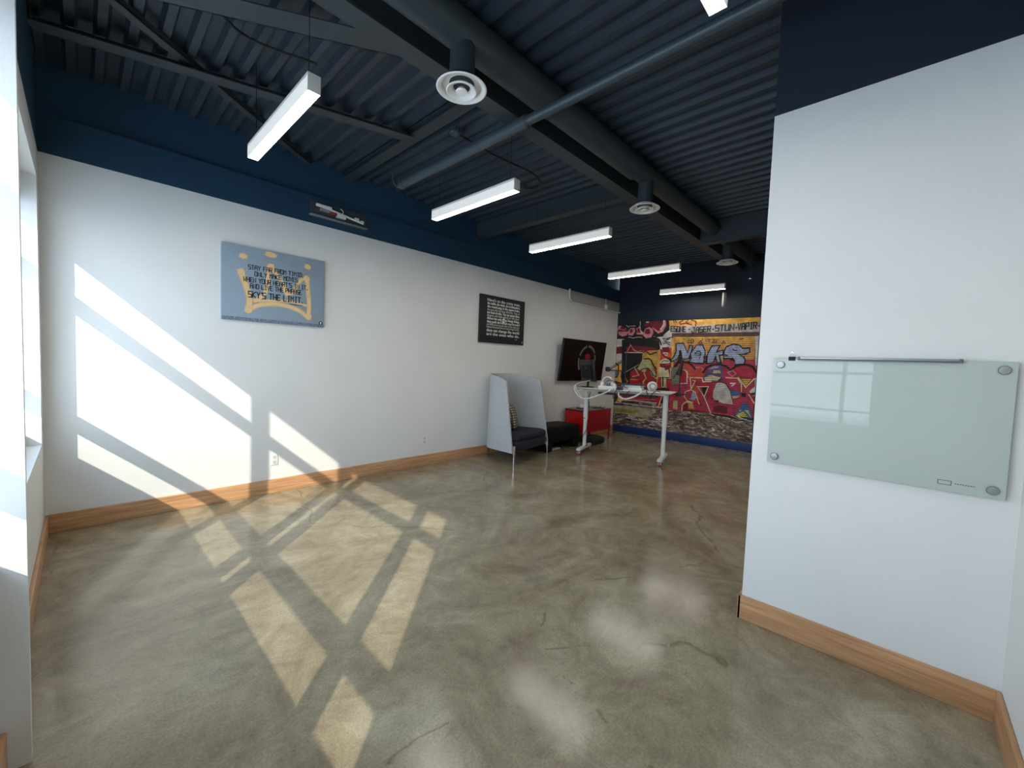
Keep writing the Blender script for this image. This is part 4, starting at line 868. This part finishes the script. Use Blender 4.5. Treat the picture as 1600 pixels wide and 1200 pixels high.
# shell follows a U in plan, open towards the front (-y)
def shell(off):
    pts = []
    for i in range(41):
        t = i/40
        W, D = .47-off, .33-off
        if t < .3: s = t/.3; x, y = -W+.02*0, -.36+s*.42
        elif t > .7: s = (1-t)/.3; x, y = W, -.36+s*.42
        else:
            a = PI-(t-.3)/.4*PI; x, y = W*math.copysign(abs(math.cos(a))**.72, math.cos(a)), .06+D*math.sin(a)**.8
        pts.append((x, y, t))
    return pts
mb = MB(); out = shell(0); inn = shell(.028); NZ = 9
def topz(t, y): # highest at the rear left, lower at the two front edges
    u = max(0, min(1, (y+.36)/.7)); return 1.235+.115*u**.9+(.03*t-.04)*u
def botz(t, y): 
    u = max(0, min(1, (y+.36)/.7)); return .19-.02*u
def pt(p, k):
    x, y, t = p; f = k/NZ; z = botz(t, y)*(1-f)+topz(t, y)*f
    lean = .17*f*max(0, (-y)/.36) if y < 0 else -.02*f   # front edges lean back with height
    inw = (1-.05*f)*(1.10-.36*max(0, (y+.36)/.7))
    return (x*inw, y+lean, z)
n = len(out); vs = [pt(p, k) for p in out for k in range(NZ+1)]+[pt(p, k) for p in inn for k in range(NZ+1)]
fs = []; mo = NZ+1; off = n*mo
for i in range(n-1):
    for k in range(NZ):
        a = i*mo+k; fs.append((a, a+mo, a+mo+1, a+1)); b = off+a; fs.append((b, b+1, b+mo+1, b+mo))
    fs.append((i*mo+NZ, (i+1)*mo+NZ, off+(i+1)*mo+NZ, off+i*mo+NZ)); fs.append((i*mo, off+i*mo, off+(i+1)*mo, (i+1)*mo))
for k in range(NZ):
    fs.append((k, k+1, off+k+1, off+k)); e = (n-1)*mo; fs.append((e+k, off+e+k, off+e+k+1, e+k+1))
mb.add(vs, fs, 0, True)
sh = mb.build('shell', [GFAB], ch)
# inner seat: front rounded block
mb = MB(); pr = []
for i in range(25):
    a = PI*i/24; pr.append((.435*math.copysign(abs(math.cos(a))**.6, math.cos(a)), .02+.28*math.sin(a)**.8))
fr = [(-.435, -.30), (-.36, -.375), (-.2, -.40), (0, -.405), (.2, -.40), (.36, -.375), (.435, -.30)]
pl = [(x*(1.07-.36*max(0, (y+.36)/.7)), y) for x, y in pr+fr]
def slab(mb, pl, zs):
    vs = []; n = len(pl)
    for s_, z in zs: vs += [(x*s_, y*s_, z) for x, y in pl]
    fs = []
    for j in range(len(zs)-1):
        for i in range(n): fs.append((j*n+i, j*n+(i+1) % n, (j+1)*n+(i+1) % n, (j+1)*n+i))
    mb.add(vs, fs, 0, True); mb.add(vs[:n], [list(range(n))[::-1]]); mb.add(vs[-n:], [list(range(n))])
slab(mb, pl, [(.9, .20), (.985, .215), (1, .25), (1, .33), (.985, .35)]); mb.build('seat_base', NSEAT, ch)
mb = MB(); slab(mb, pl, [(.97, .352), (1.0, .37), (1.0, .415), (.97, .44), (.88, .452), (.5, .458)]); mb.build('seat_cushion', NSEAT, ch)
for x, y in ((-.485, -.375), (.485, -.345), (-.25, .27), (.25, .27)):
    s = MB(); dx = math.copysign(.035, x)*.4; dy = math.copysign(.03, y)*.3
    front = y < 0
    s.tube([(x, y, .30 if front else .21), (x+dx*.5, y+dy*.5, .17), (x+dx*.5, y+dy*.5, .165), (x+dx, y+dy, 0)], [.022, .021, .015, .009], 14)
    s.build('leg', CHROME if front else mat('bronze_leg', (110, 80, 60), .3, metal=.8), ch)

# plaid pillow in the chair
def plaid():
    m = mat('plaid_cloth', (140, 132, 112), .9); nt = m.node_tree; b = nt.nodes['Principled BSDF']; L = nt.links.new
    t = nt.nodes.new('ShaderNodeTexCoord'); cols = []
    for ax, sc in (('X', 55), ('Z', 48)):
        w = nt.nodes.new('ShaderNodeTexWave'); w.bands_direction = ax; w.inputs['Scale'].default_value = sc/6; w.inputs['Distortion'].default_value = .3
        L(t.outputs['Object'], w.inputs['Vector']); cols.append(w)
    mx = nt.nodes.new('ShaderNodeMix'); mx.data_type = 'RGBA'; mx.blend_type = 'MULTIPLY'; mx.inputs[0].default_value = 1
    L(cols[0].outputs['Color'], mx.inputs[6]); L(cols[1].outputs['Color'], mx.inputs[7])
    r = nt.nodes.new('ShaderNodeValToRGB'); e = r.color_ramp.elements; e[0].color = lin((70, 66, 60)); e[1].color = lin((178, 170, 146)); e[0].position = .1; e[1].position = .5
    L(mx.outputs[2], r.inputs[0]); L(r.outputs[0], b.inputs['Base Color']); return m
pm = MB(); N_ = 14; vs = []
for s_ in (1, -1):
    for i in range(N_+1):
        for j in range(N_+1):
            u, v = i/N_*2-1, j/N_*2-1; th = .075*(max(0, (1-u**4))*max(0, (1-v**4)))**.6
            pinch = 1-.07*(abs(u)*abs(v)); vs.append((u*.22*pinch, s_*th, v*.22*pinch))
fs = []
for s_ in (0, 1):
    o_ = s_*(N_+1)**2
    for i in range(N_):
        for j in range(N_):
            q = (o_+i*(N_+1)+j, o_+(i+1)*(N_+1)+j, o_+(i+1)*(N_+1)+j+1, o_+i*(N_+1)+j+1); fs.append(q if s_ else q[::-1])
pm.add(vs, fs, 0, True)
o = pm.build('throw_pillow', plaid()); tag(o, 'plaid throw pillow leaning inside the tall grey chair', 'pillow')
o.location = (4.70, 4.44, .655); o.rotation_euler = (math.radians(-16), math.radians(8), math.radians(38))

# ---------------------------------------------------------------- low black ottoman table
BV = mat('black_vinyl', (9, 9, 11), .6, spec=.3, bump=.1)
t = thing('black_bench', 'low black upholstered bench between the tall chair and red cabinet', 'bench', (5.86, 4.53, 0))
MB().box((-.50, -.26, .15), (.50, .26, .42), bev=.03).build('seat_block', BV, t)
MB().box((-.42, -.25, .0), (-.28, .22, .16), bev=.012).build('base_block', BV, t)
MB().box((.36, -.25, .0), (.50, .22, .16), bev=.012).build('base_block', BV, t)
o = MB().box((5.62, 4.36, 0), (5.92, 4.44, .02), bev=.004).build('paper_box', WPLAST); tag(o, 'flat white box on the floor under the black bench', 'box')
o = MB().box((6.64, 4.12, .0), (7.05, 4.46, .14), bev=.05).build('black_bag', mat('black_nylon', (20, 21, 25), .8, bump=.4, bscale=30)); tag(o, 'black soft bag on the floor beneath the red cabinet', 'bag')

# ---------------------------------------------------------------- red cabinet on thin legs
RED = mat('red_lacquer', (190, 12, 14), .3); RED2 = mat('red_lacquer_shaded', (150, 10, 14), .35)  # one red: window-lit door painted brighter, shaded body and legs darker
t = thing('red_cabinet', 'red metal cabinet on thin legs in front of the television', 'cabinet', (6.62, 4.30, 0))
MB().box((0, 0, .22), (.90, .50, .64), bev=.004).build('body', RED2, t)
dr = MB().box((-.012, .012, .235), (0, .488, .612), bev=.003).build('door', RED, t)
MB().box((-.014, .0, .612), (-.002, .50, .622)).build('recessed_pull', BLACK, t)
MB().box((-.01, -.008, .64), (.91, .505, .652), bev=.002).build('top', mat('cabinet_top_grey', (120, 112, 110), .35), t)
for x, y in ((.02, .02), (.88, .02), (.02, .48), (.88, .48)): MB().box((x-.012, y-.012, 0), (x+.012, y+.012, .225), bev=.002).build('leg', RED2, t)

# things lying on it
o = MB().box((-.13, -.09, 0), (.13, .09, .02), bev=.004).build('black_tray', BLKPL); o.location = (6.86, 4.55, .652); o.rotation_euler[2] = .3
tag(o, 'flat black tray on the left end of red cabinet', 'tray')
mb = MB().box((-.11, -.08, 0), (.11, .08, .012), bev=.003); o = mb.build('notebook', mat('dark_cover', (34, 30, 32), .5)); o.location = (7.2, 4.42, .652); o.rotation_euler[2] = -.5
tag(o, 'dark notebook on the red cabinet, behind the desk leg', 'notebook')
o = MB().lathe([(.0001, 0), (.05, .0), (.055, .02), (.045, .055), (.02, .07), (.0001, .072)]).build('domed_dish', WPLAST); o.location = (6.84, 4.56, .672)
tag(o, 'small white domed object on the black tray of the red cabinet', 'lid')
for k, (x, y) in enumerate(((7.36, 4.36), (7.30, 4.52), (7.42, 4.48))):
    o = MB().lathe([(.0001, 0), (.026, 0), (.03, .008), (.03, .035), (.0001, .035)], n=16).build('candle_cup', mat('cup_grey', (176, 160, 158), .4)); o.location = (x, y, .652)
    tag(o, ('small pale cup at the front right corner of red cabinet', 'small pale cup near the back of red cabinet, left of another', 'small pale cup at the back right corner of red cabinet')[k], 'cup', 'pale cups on the red cabinet')

# ---------------------------------------------------------------- standing desk on castors
ang = math.atan2(-.965, .262)   # local x runs along the desk top away from the wall
dk = thing('standing_desk', 'white height adjustable standing desk on castors in front of graffiti wall', 'desk', (6.19, 3.305, 0), ang)
# local: +x towards the room, +y = right of that = towards the back wall
DT = 1.135
def rrect(x0, x1, y0, y1, r, n=6):
    o = []
    for cx_, cy_, a0 in ((x1-r, y1-r, 0), (x0+r, y1-r, PI/2), (x0+r, y0+r, PI), (x1-r, y0+r, 1.5*PI)):
        for k in range(n+1): a = a0+PI/2*k/n; o.append((cx_+r*math.cos(a), cy_+r*math.sin(a)))
    return o
mb = MB(); pl = rrect(-.83, .77, -.33, .33, .05)
def prism(mb, pl, zs, mi=0):
    n = len(pl); vs = []; cx_ = sum(p[0] for p in pl)/n; cy_ = sum(p[1] for p in pl)/n
    for ins, z in zs: vs += [(cx_+(x-cx_)*(1-ins/max(.01, abs(x-cx_)) if abs(x-cx_) > .01 else 1), cy_+(y-cy_)*(1-ins/max(.01, abs(y-cy_)) if abs(y-cy_) > .01 else 1), z) for x, y in pl]
    fs = []
    for j in range(len(zs)-1):
        for i in range(n): fs.append((j*n+i, j*n+(i+1) % n, (j+1)*n+(i+1) % n, (j+1)*n+i))
    mb.add(vs, fs, mi, True); mb.add(vs[:n], [list(range(n))[::-1]], mi); mb.add(vs[-n:], [list(range(n))], mi)
prism(mb, pl, [(.03, DT-.028), (.004, DT-.012), (0, DT-.008), (0, DT-.002), (.003, DT)]); mb.build('desktop', mat('desk_white_laminate', (214, 208, 202), .4), dk)
MB().box((-.66, -.05, DT-.062), (.66, -.02, DT-.03)).box((-.66, .02, DT-.062), (.66, .05, DT-.03)).build('underframe', WMETAL, dk)
for sx in (-1, 1):
    x = sx*.647
    c = MB().box((x-.02, -.30, DT-.04), (x+.02, .30, DT-.028)).build('support_bracket', WMETAL, dk)
    L_ = MB().tube([(x, 0, .58), (x, 0, DT-.03)], .040, 24).build('leg', WMETAL, dk)
    MB().tube([(x, 0, .10), (x, 0, .58)], .033, 24).build('inner_tube', WMETAL, L_)
    mb = MB(); prism(mb, rrect(x-.04, x+.04, -.33, .33, .035), [(0, .08), (0, .10), (.012, .115)]); mb.build('foot', WMETAL, dk)
    for yy in (-.28, .28):
        w = MB().tube([(x, yy, .082), (x, yy, .055)], .012, 10); w.box((x-.022, yy-.012, .03), (x-.018, yy+.02, .06)); w.box((x+.018, yy-.012, .03), (x+.022, yy+.02, .06))
        w = w.build('castor', CHROME, dk)
        mb = MB().tube([(x-.016, yy+.008, .028), (x+.016, yy+.008, .028)], .028, 18); mb.build('wheel', mat('castor_red', (176, 84, 66), .5), w)
MB().box((-.42, -.10, DT-.10), (.52, .10, DT-.062), bev=.01).build('cable_tray', mat('tray_black', (24, 26, 30), .5), dk)

def dl(x, y, z): # desk local to world
    c, s = math.cos(ang), math.sin(ang); return Vector((6.19+x*c-y*s, 3.305+x*s+y*c, z))
# monitor seen from behind, at the wall end of the desk
mo = thing('monitor', 'black computer monitor seen from behind on the wall end of the desk', 'monitor', dl(-.64, .02, DT), ang-.75)
tmn = Matrix.Translation((0, 0, .10)) @ Matrix.Rotation(math.radians(9), 4, 'X')
MB().box((-.245, .0, 0), (.245, .03, .37), bev=.01, M=tmn).build('screen_back', BLKPL, mo)
MB().box((-.16, -.028, .05), (.16, .004, .28), bev=.014, M=tmn).build('rear_housing', mat('monitor_housing', (18, 18, 21), .6, spec=.3), mo)
mb = MB(); mb.lathe([(.0001, 0), (.014, 0)], (0, 0, 0), 16); 
mb = MB(); mb.ngon([tmn @ Vector((.0+.012*math.cos(k*PI/8), -.0288, .24+.012*math.sin(k*PI/8))) for k in range(16)]); mb.build('badge', BRUSH, mo, fix=False)
MB().box((-.022, -.012, .008), (.022, .012, .2), bev=.004).build('stand_neck', BLKPL, mo)
MB().lathe([(.0001, 0), (.115, 0), (.118, .004), (.1, .010), (.0001, .014)]).build('stand_base', BLKPL, mo)

# microphone boom arm, clamped mid desk
ba = thing('boom_arm', 'black scissor boom arm clamped to the desk, pointing toward the television', 'microphone arm', dl(-.07, .29, DT), ang)
MB().box((-.02, -.02, -.05), (.02, .03, .03), bev=.004).build('clamp', BLACK, ba)
MB().tube([(0, 0, .02), (0, 0, .62)], .011, 10).build('post', BLACK, ba)
MB().tube([(0, 0, .30), (-.30, -.02, .305)], .009, 8).build('lower_arm', BLACK, ba)
MB().tube([(-.30, -.02, .29), (-.06, -.02, .46)], .008, 8).tube([(-.29, .02, .335), (-.07, .02, .49)], .006, 8).build('upper_arm', BLACK, ba)
MB().tube([(-.06, 0, .48), (-.005, 0, .30)], .007, 8).build('spring_link', BLACK, ba)
MB().box((-.345, -.03, .28), (-.27, .03, .36), bev=.012).build('joint_head', BLACK, ba)
MB().tube([(-.02, 0, .27), (.22, 0, .42)], .007, 8).build('silver_arm', BRUSH, ba)
# second stand with hooded microphone at the room end
ms = thing('microphone_stand', 'black upright microphone stand with cone head at room end of the desk', 'microphone stand', dl(.81, .25, DT-.03), ang)
MB().box((-.05, -.03, -.04), (.03, .03, .02), bev=.005).build('clamp', BLACK, ms)
MB().tube([(0, 0, -.02), (0, 0, .62)], .008, 10).build('post', BLACK, ms)
MB().tube([(-.02, 0, .30), (.02, 0, .50), (.03, 0, .55)], [.042, .022, .012], 16).build('microphone', BLACK, ms)
MB().tube([(-.10, -.02, .24), (.0, 0, .46)], .006, 8).build('swivel_arm', BLACK, ms)
MB().tube([(-.16, 0, -.025), (.12, 0, .0)], .008, 8).build('cross_bar', BLACK, ms)

# round white speaker
sp = thing('round_speaker', 'white round speaker ball on the desk facing the window', 'speaker', dl(.43, .0, DT), 0)
Mx = Matrix.Translation((0, 0, .078)) @ Matrix.Rotation(math.radians(33), 4, 'Z') @ Matrix.Rotation(math.radians(-90), 4, 'Y')
MB().lathe([(.0001, -.07), (.04, -.068), (.068, -.04), (.078, 0), (.074, .03), (.06, .055)], n=28, M=Mx).build('shell', WPLAST, sp)
MB().lathe([(.06, .055), (.045, .062), (.03, .056)], n=28, M=Mx).build('front_ring', mat('speaker_grey', (170, 170, 174), .5), sp)
MB().lathe([(.03, .056), (.022, .066), (.0001, .07)], n=28, M=Mx).build('driver', WPLAST, sp)
# laptop over stacked white devices
def flat(name, label, cat, x, y, z, sx, sy, sz, m, r=0, grp=None):
    o = MB().box((-sx/2, -sy/2, 0), (sx/2, sy/2, sz), bev=min(.006, sz/3)).build(name, m); o.location = dl(x, y, z); o.rotation_euler[2] = ang+r
    tag(o, label, cat, grp); return o
flat('white_console', 'white flat device at the bottom of the stack on the desk', 'device', .13, -.02, DT, .33, .24, .045, WPLAST, .05)
flat('white_console', 'white thin device in the middle of the desk stack', 'device', .13, -.02, DT+.045, .31, .22, .035, mat('device_grey_white', (190, 194, 204), .4), -.03)
lt = thing('laptop', 'closed dark laptop on top of the white device stack', 'laptop', dl(.11, -.02, DT+.08), ang)
MB().box((-.18, -.12, 0), (.18, .12, .012), bev=.004).build('base', mat('laptop_dark', (38, 50, 52), .35), lt); MB().box((-.18, -.12, .0125), (.18, .12, .02), bev=.003).build('lid', BLKPL, lt)
# power strip, adapters, headphones
ps = thing('power_strip', 'white power strip with plugs on the front edge of desk', 'power strip', dl(-.2, -.28, DT), ang)
MB().box((-.16, -.03, 0), (.16, .03, .055), bev=.01).build('strip_body', WPLAST, ps)
for x in (-.1, 0, .1): MB().box((x-.028, -.026, .05), (x+.028, .026, .10), bev=.008).build('plug_adapter', WPLAST if x else mat('plug_grey', (90, 90, 96), .5), ps)
hp = thing('headphones', 'white over-ear headphones lying on the desk beside power strip', 'headphones', dl(-.26, -.12, DT+.105), ang)
MB().tube([(.085*math.cos(a), 0, .09*math.sin(a)) for a in [PI*k/16 for k in range(17)]], .010, 8).build('headband', WPLAST, hp)
for s_ in (-1, 1): MB().tube([(s_*.085-.018, 0, -.03), (s_*.085+.018, 0, -.03)], .042, 18).build('ear_cup', WPLAST, hp)
flat('white_adapter', 'chunky white charger block on the desk behind power strip', 'charger', -.26, -.12, DT, .16, .08, .05, WPLAST, .1)
flat('dark_hub', 'dark usb hub tangled in cables beside the device stack', 'hub', -.02, -.27, DT, .10, .07, .06, mat('hub_slate', (52, 54, 74), .5), .3)

def cable(label, pts, r, m, grp='cables around the standing desk'):
    o = MB().tube(smooth_path([dl(*p) for p in pts], 8), r, 8).build('cable', m); tag(o, label, 'cable', grp); return o
WC = mat('white_cable', (215, 215, 212), .4)
cable('white cable drooping below the wall end of desk', [(-.80, -.2, DT+.02), (-.76, -.342, DT+.02), (-.72, -.35, DT-.08), (-.6, -.36, DT-.17), (-.45, -.34, DT-.15), (-.2, -.36, DT-.04), (-.1, -.345, DT+.03)], .011, WC)
cable('thick white cable drooping under the middle of desk', [(-.02, -.345, DT-.02), (.0, -.35, DT-.10), (.10, -.35, DT-.13), (.24, -.35, DT-.08), (.34, -.345, DT-.01)], .013, WC)
cable('thin white cable rising to the monitor', [(-.62, -.35, DT-.14), (-.70, -.39, DT-.02), (-.71, -.342, DT+.06), (-.58, -.05, DT+.12)], .007, WC)
cable('black cable hanging below middle of desk', [(.0, -.30, DT+.02), (-.05, -.342, DT), (-.1, -.35, DT-.12), (.05, -.36, DT-.2), (.1, -.35, DT-.06), (.16, -.374, DT)], .006, BLACK)
cable('black cable looping beside the device stack', [(.36, -.2, DT+.08), (.40, -.30, DT+.02), (.42, -.345, DT-.02), (.47, -.35, DT-.10), (.50, -.385, DT-.02), (.55, -.342, DT+.02), (.58, -.2, DT+.01)], .007, BLACK)
cable('dark tangled cable over the power strip', [(-.3, -.3, DT+.06), (-.15, -.34, DT+.15), (0, -.33, DT+.05), (.1, -.36, DT+.12), (-.05, -.37, DT-.05), (-.02, -.34, DT+.1), (.12, -.3, DT+.03)], .005, mat('grey_cable', (70, 72, 84), .5))
cable('black power cable falling from the desk to red cabinet', [(-.55, -.1, DT-.08), (-.60, -.02, DT-.2), (-.62, .05, .9), (-.63, .10, .75), (-.70, .05, .62), (-.70, -.03, .60), (-.65, -.045, .60), (-.607, .02, .60)], .006, BLACK)
cable('black cable wrapped down the wall side desk leg', [(-.60, -.02, .55), (-.61, -.045, .40), (-.66, -.045, .30), (-.69, .0, .22), (-.66, .045, .16), (-.60, .0, .13), (-.62, -.06, .122)], .005, BLACK)

# ---------------------------------------------------------------- glass whiteboard on the right wall
bd = thing('glass_board', 'frosted pale green glass writing board on the right wall', 'whiteboard', (XR-.001, .093, 1.287))
GB = mat('frosted_green_glass', (182, 192, 186), .006, spec=.28)
MB().box((-.030, -.446, -.299), (-.024, .446, .299), bev=.001).build('glass_sheet', GB, bd)
for y, z in ((.41, .262), (-.408, .262), (.41, -.262), (-.408, -.262)):
    Mx = Matrix.Translation((-.024, y, z)) @ Matrix.Rotation(-PI/2, 4, 'Y')
    s_ = MB().lathe([(.012, -.024), (.012, .006), (.019, .007), (.02, .012), (.017, .017), (.0001, .018)], n=24, M=Mx).build('standoff', BRUSH, bd)
mb = MB(); y0 = -.24; z0 = -.262
for a, b, c, d in ((y0, y0-.045, -.008, -.0055), (y0, y0-.045, .0105, .013), (y0, y0-.0025, -.008, .013), (y0-.0425, y0-.045, -.008, .013)): mb.quad((-.0306, a, z0+c), (-.0306, b, z0+c), (-.0306, b, z0+d), (-.0306, a, z0+d))
for k in range(8): mb.quad((-.0306, y0-.055-k*.008, z0+.001), (-.0306, y0-.060-k*.008, z0+.001), (-.0306, y0-.060-k*.008, z0+.005), (-.0306, y0-.055-k*.008, z0+.005))
mb.build('corner_mark', mat('mark_grey', (78, 84, 84), .5), bd, fix=False)
rl = thing('poster_rail', 'slim metal hanging rail along the top edge of glass board', 'rail', (XR, .116, 1.588))
MB().box((-.048, -.298, -.006), (-.030, .298, .004), bev=.002).build('rail_bar', BRUSH, rl)
MB().box((-.046, -.296, -.012), (-.032, .296, -.0065)).build('rail_lip', mat('rail_dark_metal', (96, 100, 108), .5, metal=.6), rl)  # lip in a darker grey metal than the bar
for s_ in (-1, 1): MB().box((-.050, s_*.302-.006, -.012), (-.028, s_*.302+.006, .006), bev=.002).build('end_cap', mat('cap_grey', (90, 92, 98), .4), rl)
bc = thing('binder_clip', 'small black binder clip on the top left edge of glass board', 'clip', (XR-.027, .452, 1.582))
mb = MB(); 
for s_ in (-1, 1):
    vs = [(-.004*0+s_*.0035, -.016, -.012), (s_*.0035, .016, -.012), (s_*.010, .016, .012), (s_*.010, -.016, .012)]
    mb.add(vs, [(0, 1, 2, 3)])
mb.quad((-.010, -.016, .012), (.010, -.016, .012), (.010, .016, .012), (-.010, .016, .012)); mb.build('clip_body', BLACK, bc, fix=False)
MB().tube(smooth_path([(-.009, -.009, .012), (-.012, -.007, .03), (-.012, 0, .038), (-.012, .007, .03), (-.009, .009, .012)]), .0012, 6).build('wire_loop', CHROME, bc)

# small fittings at the far end
t = thing('ceiling_sprinkler', 'small shiny sprinkler fitting under the far dark ceiling', 'sprinkler', (7.6, 1.91, 3.03))
MB().tube([(0, 0, .62), (0, 0, .02)], .008, 8).build('drop_pipe', STEEL, t)
MB().tube([(-.05, 0, .01), (.05, 0, .01)], .010, 8).build('arm', CHROME, t)
MB().lathe([(.0001, -.012), (.03, -.01), (.032, 0), (.012, .012), (.0001, .014)]).build('deflector', CHROME, t)
t = thing('hanging_speaker', 'pale slim panel hanging behind the farthest ceiling light', 'speaker', (8.3, 2.50, 2.70), math.radians(-14))
MB().box((-.05, -.016, 0), (.05, .016, .26), bev=.006).build('panel', mat('panel_pale', (150, 150, 150), .5), t)
MB().tube([(0, 0, .26), (0, 0, .95)], .005, 6).build('drop_rod', BLACK, t)
